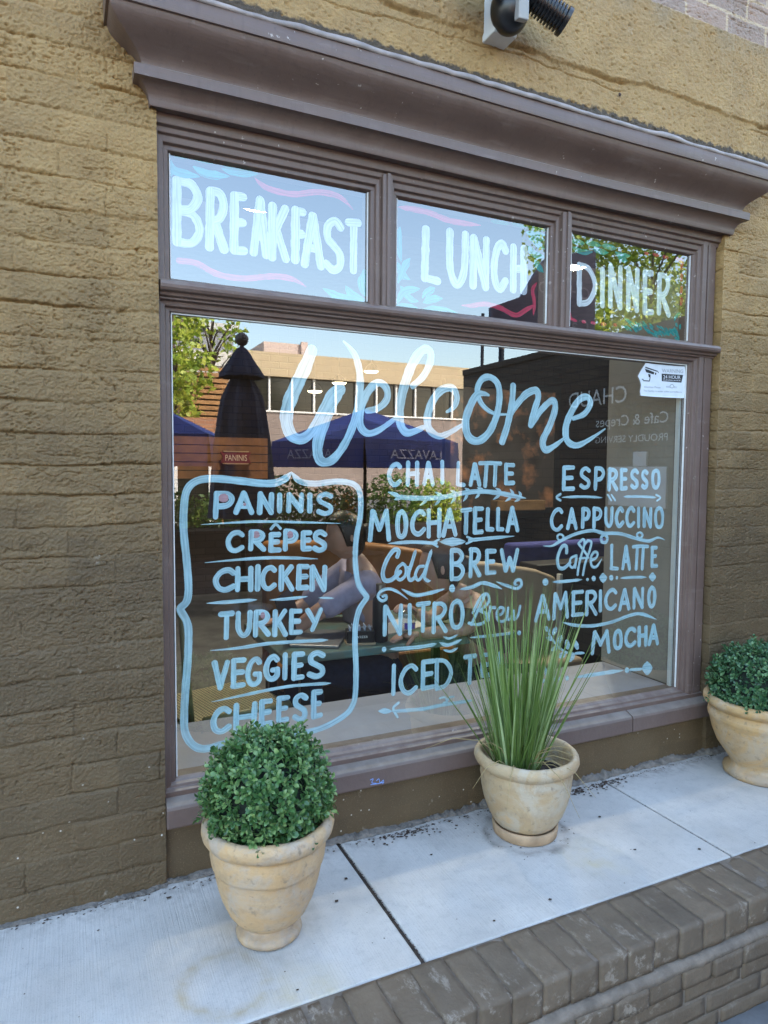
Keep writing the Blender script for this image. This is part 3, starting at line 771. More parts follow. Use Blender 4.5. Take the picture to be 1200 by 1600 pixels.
def word(pt, letters, org, w=9.5, m=None):
    """letters: (char, x0, x1, y0, y1) in an enlarged crop; org = (ox, oy, enlargement); m: slope of the word's lines"""
    ox, oy, sc = org
    if m is None:
        a, b_ = letters[0], letters[-1]
        m = ((b_[3] + b_[4]) - (a[3] + a[4])) / 2 / max(1, (b_[1] + b_[2] - a[1] - a[2]) / 2) if len(letters) > 1 else 0
    for ch, x0, x1, y0, y1 in letters:
        X0, X1, Y0, Y1 = ox + x0 / sc, ox + x1 / sc, oy + y0 / sc, oy + y1 / sc
        i = w / 2; ix = min(i, (X1 - X0) / 2 - 0.3); cx_ = (X0 + X1) / 2
        for st in G[ch]:
            pts = []
            for u, v in st:
                px_ = X0 + ix + u * (X1 - X0 - 2 * ix); py_ = Y0 + i + v * (Y1 - Y0 - 2 * i)
                py_ += m * 0.8 * (px_ - cx_)
                pts.append((px_ + random.uniform(-.35, .35), py_ + random.uniform(-.35, .35)))
            pt.stroke(pts, w * random.uniform(.93, 1.07))
def line(pt, pts, org, w, taper=(0, 0), wob=.07):
    ox, oy, sc = org
    pt.stroke([(ox + p[0] / sc, oy + p[1] / sc) + ((p[2] / sc,) if len(p) > 2 else ()) for p in pts], w, taper, wob=wob)
def spot(pt, x, y, r, org, ry=None, **k):
    ox, oy, sc = org; pt.blob(ox + x / sc, oy + y / sc, r / sc, (ry or r) / sc, **k)

Z1 = (230, 200, 3.0); Z2 = (580, 280, 2.308); Z4 = (420, 500, 3.529); Z5 = (700, 520, 3.0)
Z6 = (260, 720, 3.529); Z7 = (260, 940, 3.529); Z8 = (560, 700, 4.286); Q1 = (560, 880, 4.286); Q2 = (820, 700, 4.286); Q3 = (820, 860, 4.286)
# --- upper panes
p = Paint()
word(p, [('B', 118, 265, 235, 560), ('R', 272, 382, 280, 585), ('E', 388, 472, 300, 597), ('A', 480, 578, 322, 610), ('K', 566, 672, 352, 630), ('F', 675, 750, 370, 638), ('A', 720, 836, 390, 662), ('S', 820, 930, 414, 684), ('T', 928, 1014, 420, 690)], Z1, 13, 0.2)
p.done(M_pw, p_br, 'white brush lettering BREAKFAST')
p = Paint()
word(p, [('L', 178, 256, 165, 380), ('U', 268, 356, 178, 396), ('N', 352, 432, 200, 402), ('C', 428, 500, 215, 412), ('H', 498, 567, 232, 418)], Z2, 13.5, 0.17)
p.done(M_pw, p_lu, 'white brush lettering LUNCH')
p = Paint()
word(p, [('D', 738, 820, 300, 465), ('I', 818, 850, 312, 468), ('N', 850, 912, 305, 472), ('N', 915, 973, 314, 482), ('E', 975, 1026, 325, 492), ('R', 1027, 1086, 335, 498)], Z2, 10.5, 0.16)
p.done(M_pw2, p_di, 'white brush lettering DINNER')
p = Paint()
line(p, [(150, 622), (230, 634), (330, 685), (450, 705), (600, 695), (690, 712), (745, 745)], Z1, 9, (0, .15))
line(p, [(505, 235), (560, 280), (680, 310), (800, 300), (900, 322), (965, 382)], Z1, 9, (.1, .2))
p.done(M_pr, p_br, 'red painted wavy lines', 'painted_decoration')
p = Paint()
for a in ([(108, 150), (130, 200), (245, 228)], [(215, 180), (280, 215), (385, 226)], [(112, 160), (112, 200), (112, 225)], [(350, 190), (430, 208), (520, 215)],
          [(825, 752), (900, 790), (1020, 818)], [(930, 740), (960, 780), (1020, 805)], [(1000, 690), (1005, 740), (1022, 790)], [(1018, 660), (1022, 720), (1026, 760)], [(900, 806), (960, 815), (1024, 822)]):
    line(p, a, Z1, 12, (.25, .35))
p.done(M_pt, p_br, 'teal painted leaves', 'painted_decoration')
p = Paint()
for a in ([(118, 122), (190, 140)], [(212, 142), (312, 164)], [(350, 172), (485, 196)]): line(p, a, Z1, 7.5, (.2, .3))
p.done(M_pg, p_br, 'dark green leaf strokes along the top', 'painted_decoration')
p = Paint()
for a in ([(104, 172), (98, 230), (108, 296)], [(140, 285), (118, 320), (96, 375)], [(95, 300), (110, 340), (140, 362)], [(175, 395), (120, 405), (92, 450)], [(105, 385), (140, 430), (170, 440)], [(230, 392), (200, 410), (185, 428)], [(188, 445), (220, 432), (258, 430)], [(190, 468), (240, 470), (315, 486)], [(92, 455), (130, 462), (170, 466)],
          [(580, 195), (600, 230), (625, 250)], [(565, 240), (590, 270), (625, 280)], [(590, 290), (605, 315), (622, 335)], [(560, 190), (590, 200), (628, 200)], [(570, 215), (590, 215), (625, 215)]):
    line(p, a, Z2, 12, (.25, .35))
p.done(M_pt, p_lu, 'teal painted leaves', 'painted_decoration')
p = Paint()
for a in ([(430, 150), (500, 162)], [(505, 160), (560, 172)], [(565, 172), (632, 186)]): line(p, a, Z2, 6, (.2, .3))
p.done(M_pg, p_lu, 'dark green leaf strokes along the top', 'painted_decoration')
p = Paint()
line(p, [(98, 100), (200, 118), (285, 150), (395, 166)], Z2, 9, (.1, .2)); line(p, [(325, 455), (365, 456), (410, 450), (465, 464), (520, 490), (560, 470), (590, 452)], Z2, 8, (.15, .1))
line(p, [(585, 490), (588, 440), (582, 400), (598, 372)], Z2, 7, (.2, .2))
p.done(M_pr, p_lu, 'red painted wavy lines', 'painted_decoration')
p = Paint()
for a in ([(722, 222), (770, 232)], [(772, 226), (830, 240)], [(832, 238), (885, 250)], [(725, 245), (760, 262), (800, 262)], [(800, 250), (830, 262), (856, 264)], [(880, 262), (900, 275), (935, 276)], [(890, 280), (910, 290), (925, 294)]): line(p, a, Z2, 9, (.2, .3))
for k in range(46):
    x = 915 + 200 * (k / 45) + random.uniform(-8, 8); y = 524 + 38 * (k / 45) + random.uniform(-16, 14)
    line(p, [(x - 10, y - 9 + random.uniform(-5, 5)), (x, y), (x + 9, y + 6 + random.uniform(-3, 9))], Z2, 4, (.3, .3))
for a in ([(1122, 478), (1104, 496), (1100, 512)], [(1104, 516), (1110, 532)], [(1122, 520), (1118, 542)], [(1098, 530), (1112, 560), (1118, 570)]): line(p, a, Z2, 5.5, (.3, .3))
p.done(M_pt, p_di, 'teal painted foliage sprays', 'painted_decoration')
p = Paint()
line(p, [(1102, 289), (1119, 291), (1121, 300), (1118, 320)], Z2, 7); 
for y in (354, 398, 440): line(p, [(1120, y - 8), (1118, y + 9)], Z2, 6)
for a in ([(985, 266), (1002, 270)], [(1016, 270), (1040, 276)], [(1052, 278), (1074, 284)], [(712, 350), (718, 372)], [(715, 395), (712, 420)], [(716, 470), (720, 500), (745, 512)], [(760, 512), (776, 516)], [(792, 515), (812, 520)], [(828, 519), (850, 524)], [(874, 524), (888, 527)]): line(p, a, Z2, 5.5, (.2, .2))
p.done(M_pr, p_di, 'red painted dashes along the edges', 'painted_decoration')

# --- Welcome
p = Paint()
line(p, [(238, 165, 60), (205, 250, 74), (155, 355, 76), (108, 470, 76), (98, 560, 72), (125, 635, 66), (180, 656, 58), (238, 612, 58), (298, 505, 58), (345, 420, 66), (388, 385, 74)], Z4, 20)
line(p, [(386, 388, 66), (332, 498, 66), (288, 612, 68), (268, 705, 62), (285, 775, 54), (345, 775, 48), (415, 690, 46), (470, 565, 46), (500, 430, 46), (502, 300, 44), (480, 205, 38), (448, 155, 26), (412, 118, 12)], Z4, 14)
line(p, [(545, 500, 34), (605, 485, 38), (652, 435, 42), (648, 375, 42), (606, 345, 44), (558, 380, 48), (520, 450, 48), (500, 530, 48), (510, 595, 46), (550, 625, 40), (612, 605, 34), (695, 545, 26)], Z4, 12)
line(p, [(792, 365, 36), (850, 312, 42), (888, 240, 46), (892, 180, 46), (862, 160, 50), (820, 195, 56), (778, 275, 58), (740, 390, 58), (722, 490, 56), (728, 580, 52), (770, 622, 44), (862, 588, 28)], Z4, 13)
line(p, [(982, 506, 16), (1020, 480, 32), (1038, 425, 40), (1010, 375, 44), (950, 388, 48), (902, 450, 50), (876, 530, 50), (884, 600, 46), (935, 640, 40), (990, 625, 34), (1062, 582, 24)], Z4, 12)
line(p, [(190, 292, 14), (168, 285, 24), (136, 290, 36), (104, 345, 42), (82, 420, 44), (98, 488, 42), (142, 507, 40), (192, 468, 40), (226, 395, 38), (242, 310, 36), (234, 240, 34), (198, 208, 32), (160, 218, 34), (138, 265, 30), (150, 318, 28), (182, 358, 24), (226, 380, 16), (285, 382, 10)], Z5, 11)
line(p, [(306, 250, 34), (300, 330, 36), (280, 430, 38), (254, 512, 40)], Z5, 12)
line(p, [(284, 400, 24), (328, 330, 34), (370, 285, 38), (412, 270, 38), (424, 302, 36), (404, 368, 36), (388, 432, 34)], Z5, 12)
line(p, [(390, 432, 34), (438, 362, 34), (488, 318, 36), (504, 350, 38), (480, 430, 38), (446, 505, 40), (458, 548, 38), (500, 530, 28), (548, 492, 14)], Z5, 12)
line(p, [(588, 402, 22), (640, 380, 30), (668, 335, 34), (656, 302, 34), (618, 312, 36), (580, 370, 38), (554, 440, 40), (560, 505, 38), (604, 528, 32), (665, 500, 22), (738, 450, 8)], Z5, 11)
p.done(M_pb, p_big, 'light blue script word Welcome')

def w_(label, letters, org, w=9.5, m=None, extra=None, mat=None):
    p = Paint(); word(p, letters, org, w, m)
    if extra: extra(p)
    return p.done(mat or M_pb, p_big, label)
# --- framed list
p = Paint()
line(p, [(690, 62), (655, 98), (600, 122), (520, 124), (400, 110), (260, 98), (165, 112), (112, 165), (96, 270), (96, 400), (112, 550), (122, 700), (112, 775), (78, 812), (84, 835), (112, 885), (122, 950), (118, 1100), (106, 1250), (98, 1400), (104, 1500), (148, 1568), (215, 1588), (330, 1556)], Z6, 11.5, (.02, 0), .04)
line(p, [(690, 62), (735, 112), (820, 126), (940, 114), (1030, 128), (1068, 180), (1070, 300), (1048, 420), (1042, 560), (1060, 680), (1104, 748), (1102, 760), (1064, 820), (1044, 900), (1040, 1000), (1046, 1150), (1042, 1280), (1028, 1345), (985, 1402), (870, 1468), (730, 1508), (560, 1540)], Z6, 9.5, (.02, .02), .04)
p.done(M_pb, p_big, 'light blue bracket frame round the food list', 'painted_decoration')
w_('light blue word PANINIS', [('P', 255, 378, 165, 325), ('A', 368, 486, 165, 300), ('N', 500, 596, 170, 298), ('I', 608, 642, 172, 292), ('N', 660, 762, 172, 292), ('I', 776, 806, 172, 292), ('S', 822, 925, 168, 306)], Z6, 8.6, 0)
w_('light blue word CREPES with an accent', [('C', 325, 432, 380, 510), ('R', 450, 550, 378, 502), ('E', 562, 636, 392, 508), ('P', 640, 732, 375, 502), ('E', 740, 806, 382, 500), ('S', 802, 890, 378, 508)], Z6, 8.4, 0, lambda p: line(p, [(578, 376), (604, 350), (630, 374)], Z6, 4.5))
w_('light blue word CHICKEN', [('C', 258, 386, 588, 726), ('H', 378, 482, 580, 726), ('I', 485, 522, 572, 722), ('C', 515, 612, 574, 722), ('K', 618, 708, 568, 722), ('E', 715, 792, 568, 716), ('N', 788, 890, 570, 726)], Z6, 8.6, 0)
w_('light blue word TURKEY', [('T', 288, 378, 52, 216), ('U', 382, 476, 48, 202), ('R', 476, 576, 44, 196), ('K', 584, 672, 38, 198), ('E', 675, 756, 38, 186), ('Y', 764, 868, 32, 172)], Z7, 8.4, -.05)
w_('light blue word VEGGIES', [('V', 250, 352, 318, 490), ('E', 354, 442, 308, 480), ('G', 434, 530, 302, 472), ('G', 534, 628, 290, 442), ('I', 636, 674, 280, 436), ('E', 690, 766, 275, 436), ('S', 774, 880, 268, 430)], Z7, 8.8, -.1)
w_('light blue word CHEESE', [('C', 243, 360, 578, 732), ('H', 368, 502, 552, 722), ('E', 510, 592, 535, 692), ('E', 604, 682, 518, 668), ('S', 694, 782, 502, 666), ('E', 798, 868, 486, 648)], Z7, 8.6, -.14)
p = Paint()
line(p, [(190, 352), (350, 342), (500, 335), (700, 338), (960, 345)], Z6, 4, (.3, .3)); line(p, [(212, 562), (400, 545), (560, 535), (700, 536), (835, 541)], Z6, 5, (.4, .2))
line(p, [(222, 786), (350, 778), (500, 766)], Z6, 6, (.3, .2)); line(p, [(570, 768), (680, 760), (778, 748)], Z6, 5, (.3, .2)); line(p, [(838, 755), (880, 756), (925, 758)], Z6, 3.5, (.3, .3))
line(p, [(242, 270), (400, 256), (550, 233), (700, 222), (892, 212)], Z7, 5.5, (.3, .05)); line(p, [(248, 554), (400, 522), (550, 490), (700, 465), (908, 450)], Z7, 5, (.3, .05))
p.done(M_pb, p_big, 'light blue divider strokes of the food list', 'painted_decoration')
p = Paint()
for x, y, rx, ry, o in ((315, 205, 28, 24, Z6), (432, 240, 8, 9, Z6), (495, 407, 20, 20, Z6), (683, 407, 16, 20, Z6), (532, 76, 13, 18, Z7)): spot(p, x, y, rx, o, ry)
p.done(M_pp, p_big, 'pink dots filling letter counters', 'painted_decoration')
# --- middle column
w_('light blue words CHAI LATTE', [('C', 190, 296, 92, 262), ('H', 316, 412, 85, 262), ('A', 424, 516, 85, 258), ('I', 544, 580, 78, 246), ('L', 650, 724, 85, 265), ('A', 736, 830, 92, 262), ('E', 974, 1056, 98, 252)], Z8, 7.6, 0,
   lambda p: (line(p, [(815, 102), (890, 100), (955, 104)], Z8, 7), line(p, [(862, 104), (852, 252)], Z8, 7.6), line(p, [(922, 104), (916, 250)], Z8, 7.6)))
def vine(p):
    line(p, [(198, 296), (280, 328), (420, 336), (560, 330), (700, 302), (830, 290), (960, 305), (1060, 325), (1122, 336)], Z8, 8, (.1, .1))
    for a, b_ in (((275, 320), (200, 294)), ((565, 325), (512, 295)), ((662, 312), (616, 284)), ((748, 296), (712, 268)), ((838, 287), (796, 264)), ((957, 300), (920, 268)), ((1038, 320), (1016, 274)), ((1086, 328), (1075, 290)), ((290, 330), (240, 346)), ((465, 338), (413, 386)), ((552, 335), (512, 386)), ((652, 318), (620, 372)), ((733, 302), (703, 358)), ((812, 300), (784, 338)), ((952, 306), (905, 346)), ((1030, 322), (985, 358)), ((1088, 332), (1048, 360))):
        line(p, [a, ((a[0] + b_[0]) / 2 + 5, (a[1] + b_[1]) / 2), b_], Z8, 5.5, (.2, .5))
p = Paint(); vine(p); p.done(M_pb, p_big, 'light blue leafy vine stroke', 'painted_decoration')
w_('light blue word MOCHATELLA', [('M', 62, 222, 408, 632), ('O', 244, 336, 410, 612), ('C', 344, 458, 408, 592), ('H', 454, 562, 398, 606), ('A', 554, 668, 398, 598), ('T', 678, 770, 396, 582), ('E', 764, 848, 390, 582), ('L', 850, 918, 394, 564), ('L', 920, 986, 392, 564), ('A', 984, 1086, 388, 570)], Z8, 8, -.05)
p = Paint()
line(p, [(200, 640), (360, 630), (522, 638)], Z8, 6, (.25, 0)); line(p, [(538, 614), (505, 632)], Z8, 4); line(p, [(530, 660), (500, 642)], Z8, 4)
spot(p, 632, 628, 88, Z8, 30, pw=1.5)
line(p, [(1045, 590), (880, 604), (742, 618)], Z8, 6, (.4, 0)); line(p, [(728, 595), (770, 612)], Z8, 4); line(p, [(724, 640), (760, 625)], Z8, 4)
p.done(M_pb, p_big, 'light blue arrows and diamond', 'painted_decoration')
def cold(p):
    line(p, [(262, 728), (272, 690), (240, 684), (195, 745), (166, 830), (178, 885), (225, 882), (282, 830)], Z8, 7.6)
    line(p, [(300, 775), (268, 800), (254, 850), (280, 884), (318, 850), (318, 795), (298, 775)], Z8, 5.5); line(p, [(318, 800), (340, 800)], Z8, 4)
    line(p, [(388, 678), (362, 765), (338, 845), (350, 886), (388, 862)], Z8, 6.5, (.1, 0))
    line(p, [(440, 792), (405, 800), (384, 855), (405, 886), (440, 842), (462, 780)], Z8, 5.5); line(p, [(494, 678), (462, 790), (446, 865), (468, 890), (488, 888)], Z8, 6.5, (.1, .1))
w_('light blue words Cold BREW', [('B', 608, 718, 668, 892), ('R', 734, 828, 664, 872), ('E', 844, 932, 674, 854), ('W', 944, 1086, 668, 838)], Z8, 8, -.05, cold)
p = Paint()
line(p, [(165, 222), (185, 216), (186, 240), (158, 252), (132, 228), (146, 192), (200, 172), (260, 190), (332, 242)], Q1, 5, (0, .3))
line(p, [(288, 172), (370, 212), (450, 206), (578, 172)], Q1, 6.5, (.2, .2)); spot(p, 628, 170, 20, Q1, 27)
line(p, [(680, 176), (760, 160), (830, 132), (900, 148), (962, 172)], Q1, 6.5, (.15, .2))
line(p, [(922, 124), (1000, 152), (1058, 170), (1092, 148), (1086, 114), (1058, 116), (1048, 140), (1070, 146)], Q1, 5.5, (.2, .1))
p.done(M_pb, p_big, 'light blue scroll flourishes', 'painted_decoration')
def brew(p):
    line(p, [(850, 212), (805, 310), (758, 412)], Q1, 5.5); line(p, [(770, 330), (820, 230), (862, 208), (878, 250), (838, 300), (800, 318)], Q1, 5.5)
    line(p, [(812, 318), (862, 345), (846, 395), (795, 412), (742, 402)], Q1, 5.5)
    line(p, [(884, 292), (872, 390)], Q1, 5); line(p, [(874, 340), (896, 300), (918, 300)], Q1, 5)
    line(p, [(930, 350), (962, 340), (976, 308), (952, 296), (930, 330), (936, 380), (968, 392), (1000, 370)], Q1, 5)
    line(p, [(1006, 300), (1000, 370), (1022, 372), (1042, 320)], Q1, 5); line(p, [(1042, 320), (1046, 378), (1072, 350), (1086, 290)], Q1, 5)
w_('light blue words NITRO Brew', [('N', 158, 302, 272, 492), ('I', 324, 364, 264, 486), ('T', 384, 492, 254, 472), ('R', 488, 602, 254, 472), ('O', 604, 716, 238, 448)], Q1, 7.8, -.08, brew)
p = Paint()
spot(p, 172, 577, 15, Q1, 18); line(p, [(210, 576), (400, 562), (525, 540)], Q1, 6, (.15, .1))
line(p, [(568, 492), (612, 504), (668, 478)], Q1, 4, (.2, .2)); line(p, [(542, 530), (602, 548), (692, 512)], Q1, 6, (.2, .2)); line(p, [(568, 580), (620, 590), (668, 566)], Q1, 4.5, (.2, .2))
line(p, [(748, 498), (850, 490), (950, 478), (1042, 466)], Q1, 5, (.2, .1)); spot(p, 1077, 467, 13, Q1, 16)
p.done(M_pb, p_big, 'light blue wave and dash strokes', 'painted_decoration')
w_('light blue words ICED TEA', [('I', 203, 268, 672, 892), ('C', 268, 402, 672, 888), ('E', 414, 518, 642, 852), ('D', 508, 640, 628, 852), ('T', 700, 800, 606, 820), ('E', 815, 895, 596, 770), ('A', 905, 1000, 588, 770)], Q1, 8, -.12)
p = Paint()
spot(p, 178, 990, 46, Q1, 20, pw=1.4); line(p, [(215, 992), (420, 978), (560, 950), (770, 918)], Q1, 6, (.1, .1))
line(p, [(268, 936), (236, 965), (240, 990), (262, 1030)], Q1, 4.5); line(p, [(545, 905), (580, 898), (592, 925), (570, 935)], Q1, 3.5); line(p, [(590, 935), (610, 900), (640, 895)], Q1, 3.5)
p.done(M_pb, p_big, 'light blue arrow under ICED', 'painted_decoration')
# --- right column
w_('light blue word ESPRESSO', [('E', 243, 342, 116, 290), ('S', 360, 446, 120, 282), ('P', 458, 546, 120, 288), ('R', 550, 632, 130, 292), ('E', 632, 698, 132, 288), ('S', 702, 772, 134, 282), ('S', 774, 838, 138, 282), ('O', 842, 920, 134, 282)], Q2, 7.6, 0.01)
p = Paint()
line(p, [(238, 310), (212, 330), (238, 350)], Q2, 4.5); line(p, [(248, 330), (400, 326), (520, 333)], Q2, 4.5, (.2, .2)); line(p, [(556, 314), (580, 350)], Q2, 3.5); line(p, [(582, 314), (606, 350)], Q2, 3.5)
line(p, [(662, 326), (780, 325), (880, 331)], Q2, 4.5, (.1, .1)); line(p, [(880, 313), (910, 332), (886, 353)], Q2, 3.5)
p.done(M_pb, p_big, 'light blue double arrow under ESPRESSO', 'painted_decoration')
w_('light blue word CAPPUCCINO', [('C', 164, 264, 396, 564), ('A', 272, 358, 396, 552), ('P', 372, 448, 394, 546), ('P', 448, 528, 392, 546), ('U', 530, 602, 392, 542), ('C', 600, 672, 388, 538), ('C', 670, 748, 386, 538), ('I', 748, 782, 388, 542), ('N', 786, 862, 390, 542), ('O', 862, 942, 386, 548)], Q2, 7.4, -.02)
p = Paint()
line(p, [(122, 655), (180, 656), (240, 622), (340, 576), (450, 553), (530, 570), (640, 574), (740, 604), (830, 622), (890, 600), (938, 616)], Q2, 6, (.12, .12))
spot(p, 238, 598, 27, Q2, hole=.5); spot(p, 532, 608, 30, Q2, 36, hole=.42); spot(p, 770, 584, 25, Q2, hole=.45)
p.done(M_pb, p_big, 'light blue swash with three rings', 'painted_decoration')
def caffe(p):
    line(p, [(282, 700), (280, 660), (252, 660), (222, 730), (228, 795), (262, 806), (304, 770)], Q2, 6.5)
    line(p, [(340, 722), (310, 740), (304, 785), (325, 800), (345, 760), (348, 720)], Q2, 4.6); line(p, [(346, 730), (340, 800)], Q2, 4.6)
    line(p, [(362, 640), (392, 612), (402, 640), (380, 720), (362, 800), (356, 850)], Q2, 5); line(p, [(362, 640), (400, 690), (424, 725)], Q2, 4.6)
    line(p, [(425, 620), (448, 632), (436, 690), (408, 770), (392, 850)], Q2, 5); line(p, [(425, 620), (402, 650), (390, 690)], Q2, 4.6); line(p, [(370, 740), (430, 735)], Q2, 4)
    line(p, [(448, 752), (482, 735), (490, 705), (468, 698), (446, 735), (452, 790), (484, 795), (520, 740)], Q2, 5, (0, .2))
w_('light blue words Caffe LATTE', [('L', 564, 638, 636, 824), ('A', 640, 718, 648, 824), ('E', 838, 898, 652, 806)], Q2, 7, -.03,
   lambda p: (caffe(p), line(p, [(728, 662), (780, 658), (826, 660)], Q2, 6.6), line(p, [(758, 662), (750, 808)], Q2, 7), line(p, [(798, 662), (790, 808)], Q2, 7)))
p = Paint()
spot(p, 138, 212, 20, Q3, 24); line(p, [(185, 212), (280, 206), (385, 195)], Q3, 5.5, (.2, .2)); spot(p, 420, 195, 9, Q3, 11); spot(p, 462, 188, 14, Q3, 18); spot(p, 525, 184, 26, Q3, 34, pw=1.5)
spot(p, 580, 183, 14, Q3, 19); spot(p, 618, 183, 9, Q3, 12); line(p, [(640, 186), (740, 180), (818, 180)], Q3, 5, (.2, .2)); spot(p, 857, 178, 24, Q3, 30, pw=1.4)
p.done(M_pb, p_big, 'light blue dashes, dots and diamonds', 'painted_decoration')
w_('light blue word AMERICANO', [('A', 60, 180, 292, 480), ('M', 178, 302, 272, 465), ('E', 308, 404, 264, 448), ('R', 400, 494, 262, 442), ('I', 490, 528, 258, 418), ('C', 528, 628, 250, 408), ('A', 624, 718, 250, 412), ('N', 720, 810, 242, 398), ('O', 818, 892, 236, 390)], Q3, 7.4, -.1)
w_('light blue word MOCHA', [('M', 437, 580, 528, 698), ('O', 584, 664, 522, 672), ('C', 662, 754, 508, 655), ('H', 750, 828, 498, 650), ('A', 820, 908, 488, 642)], Q3, 7.6, -.1)
p = Paint()
line(p, [(248, 480), (330, 500), (450, 505), (580, 480), (700, 436), (780, 425), (882, 462)], Q3, 6, (.12, .12))
line(p, [(150, 540), (220, 640), (300, 690), (404, 688)], Q3, 4, (.1, .3))
for x, y, rx, ry, ro in ((150, 528, 24, 15, .9), (200, 540, 30, 14, -1.2), (168, 592, 26, 14, .3), (236, 596, 30, 15, -1.2), (204, 658, 28, 16, -.5), (286, 630, 34, 17, -1.7), (252, 702, 28, 20, -.6), (346, 634, 34, 16, -1.9), (314, 716, 34, 20, -1.1), (370, 688, 34, 10, 0)):
    spot(p, x, y, rx, Q3, ry, rot=ro)
spot(p, 238, 860, 12, Q3); spot(p, 285, 856, 13, Q3, 18); line(p, [(335, 853), (480, 830), (662, 804)], Q3, 7, (.25, .2)); spot(p, 687, 803, 15, Q3, 19); line(p, [(712, 801), (780, 796)], Q3, 5.5); spot(p, 823, 791, 36, Q3, 46, pw=1.45)
line(p, [(128, 770), (140, 800), (150, 832)], Q3, 6); line(p, [(112, 880), (150, 870), (205, 862)], Q3, 6); line(p, [(150, 900), (170, 870), (190, 840)], Q3, 5)
p.done(M_pb, p_big, 'light blue leaf sprig, swash and dash line', 'painted_decoration')

# --- security sticker on the outside of the glass
def sticker():
    t = thing('warning_sticker', (2.02, GY - 0.001, 1.36), 'white security camera warning sticker with curled edges in upper corner of the big pane', 'sticker')
    SY = GY - 0.0016
    o4 = (990, 560, 13.33)
    def pt(x, y, dy=0):
        P = on_plane(o4[0] + x / o4[2], o4[1] + y / o4[2], SY); return (P.x, SY - dy, P.z)
    out = [(245, 95), (420, 118), (640, 140), (860, 158), (1060, 168), (1072, 320), (1090, 430), (1082, 560), (1075, 700), (1082, 800), (1110, 822), (1000, 828), (700, 815), (400, 798), (140, 775), (128, 690), (150, 560), (132, 480), (82, 365), (160, 230)]
    n = len(out); cx_, cy_ = 600, 470
    mb = MB(); vs = [pt(x, y, 0.0012) for x, y in out] + [pt(cx_ + (x - cx_) * .93, cy_ + (y - cy_) * .93, 0.0002) for x, y in out]
    mb.add(vs, [(k, (k + 1) % n, n + (k + 1) % n, n + k) for k in range(n)] + [tuple(range(n, 2 * n))])
    part_world(mb.build('sheet', simple('white_vinyl', (0.66, 0.70, 0.74), 0.4, 0.05, 40, 0.05), t))
    ink = simple('black_ink', (0.02, 0.02, 0.022), 0.5, 0.1, 30, 0); grey = simple('grey_ink', (0.28, 0.30, 0.33), 0.5, 0.1, 30, 0)
    mb = MB(); d = 0.0006
    def poly(pts): mb.add([pt(x, y, d) for x, y in pts], [tuple(range(len(pts)))])
    poly([(245, 172), (505, 262), (495, 280), (240, 200)]); poly([(232, 215), (300, 235), (430, 290), (415, 335), (260, 290)]); poly([(445, 295), (475, 305), (460, 345), (440, 335)]); poly([(500, 280), (525, 275), (515, 310)])
    poly([(300, 320), (350, 335), (348, 410), (312, 385)]); poly([(335, 400), (348, 405), (335, 470), (318, 470)]); poly([(190, 455), (335, 462), (330, 482), (200, 474)]); poly([(165, 425), (205, 432), (205, 450), (170, 440)])
    poly([(582, 318), (1030, 345), (992, 505), (585, 474)])
    part_world(mb.build('camera_pictogram', ink, t))
    def text(s_, x, y, h, mat, name, wd=None, dy=0.0007, ang=-3.0):
        cu_ = bpy.data.curves.new(name, 'FONT'); cu_.body = s_; cu_.size = 1; cu_.resolution_u = 3
        o = bpy.data.objects.new(name, cu_); COL.objects.link(o)
        bpy.context.view_layer.update()
        me = bpy.data.meshes.new_from_object(o.evaluated_get(bpy.context.evaluated_depsgraph_get())); bpy.data.objects.remove(o); bpy.data.curves.remove(cu_)
        co_ = [v.co.copy() for v in me.vertices]; mx = max(c.x for c in co_)
        for v, c in zip(me.vertices, co_):
            u = c.x / mx * wd; vv = c.y / 0.72 * h
            v.co = Vector(pt(x + u, y - vv + u * .035, dy))
        return part_world(link(name, me, mat, t))
    text('WARNING', 588, 292, 78, grey, 'lettering', 440)
    wht = simple('white_ink', (0.75, 0.77, 0.8), 0.5, 0.05, 30, 0)
    text('24 HOUR', 612, 418, 72, wht, 'lettering', 360, 0.0011)
    text('SURVEILLANCE', 612, 462, 26, wht, 'lettering', 360, 0.0011)
    text('Attention Please', 215, 612, 42, grey, 'lettering', 340)
    text('This facility is under video surveillance', 200, 690, 38, grey, 'lettering', 800)
    text('HIS', 672, 612, 44, grey, 'lettering', 80); text('EU', 838, 618, 40, grey, 'lettering', 60)
    mb = MB(); a = [pt(795 + 45 * math.cos(k * .35), 580 + 42 * math.sin(k * .35), d) for k in range(18)]; b_ = [pt(795 + 34 * math.cos(k * .35), 580 + 31 * math.sin(k * .35), d) for k in range(18)]
    mb.add(a + b_, [(k, (k + 1) % 18, 18 + (k + 1) % 18, 18 + k) for k in range(18)])
    part_world(mb.build('emblem', grey, t))
sticker()

# blue chalk scrawl on the front of the sill
mb = MB()
for pts in ([(578, 1219), (583, 1217), (581, 1223), (588, 1224)], [(588, 1220), (592, 1217), (594, 1223), (599, 1219), (598, 1225)], [(579, 1226), (590, 1224.5), (600, 1222)]):
    mb.tube([on_plane(x, y, -0.0152) for x, y in [q[:2] for q in catmull([p + (1,) for p in pts])]], 0.0011, 5)
wpart(mb, 'chalk_scrawl', simple('blue_chalk', (.20, .32, .62), .9, .1, 60, 0))
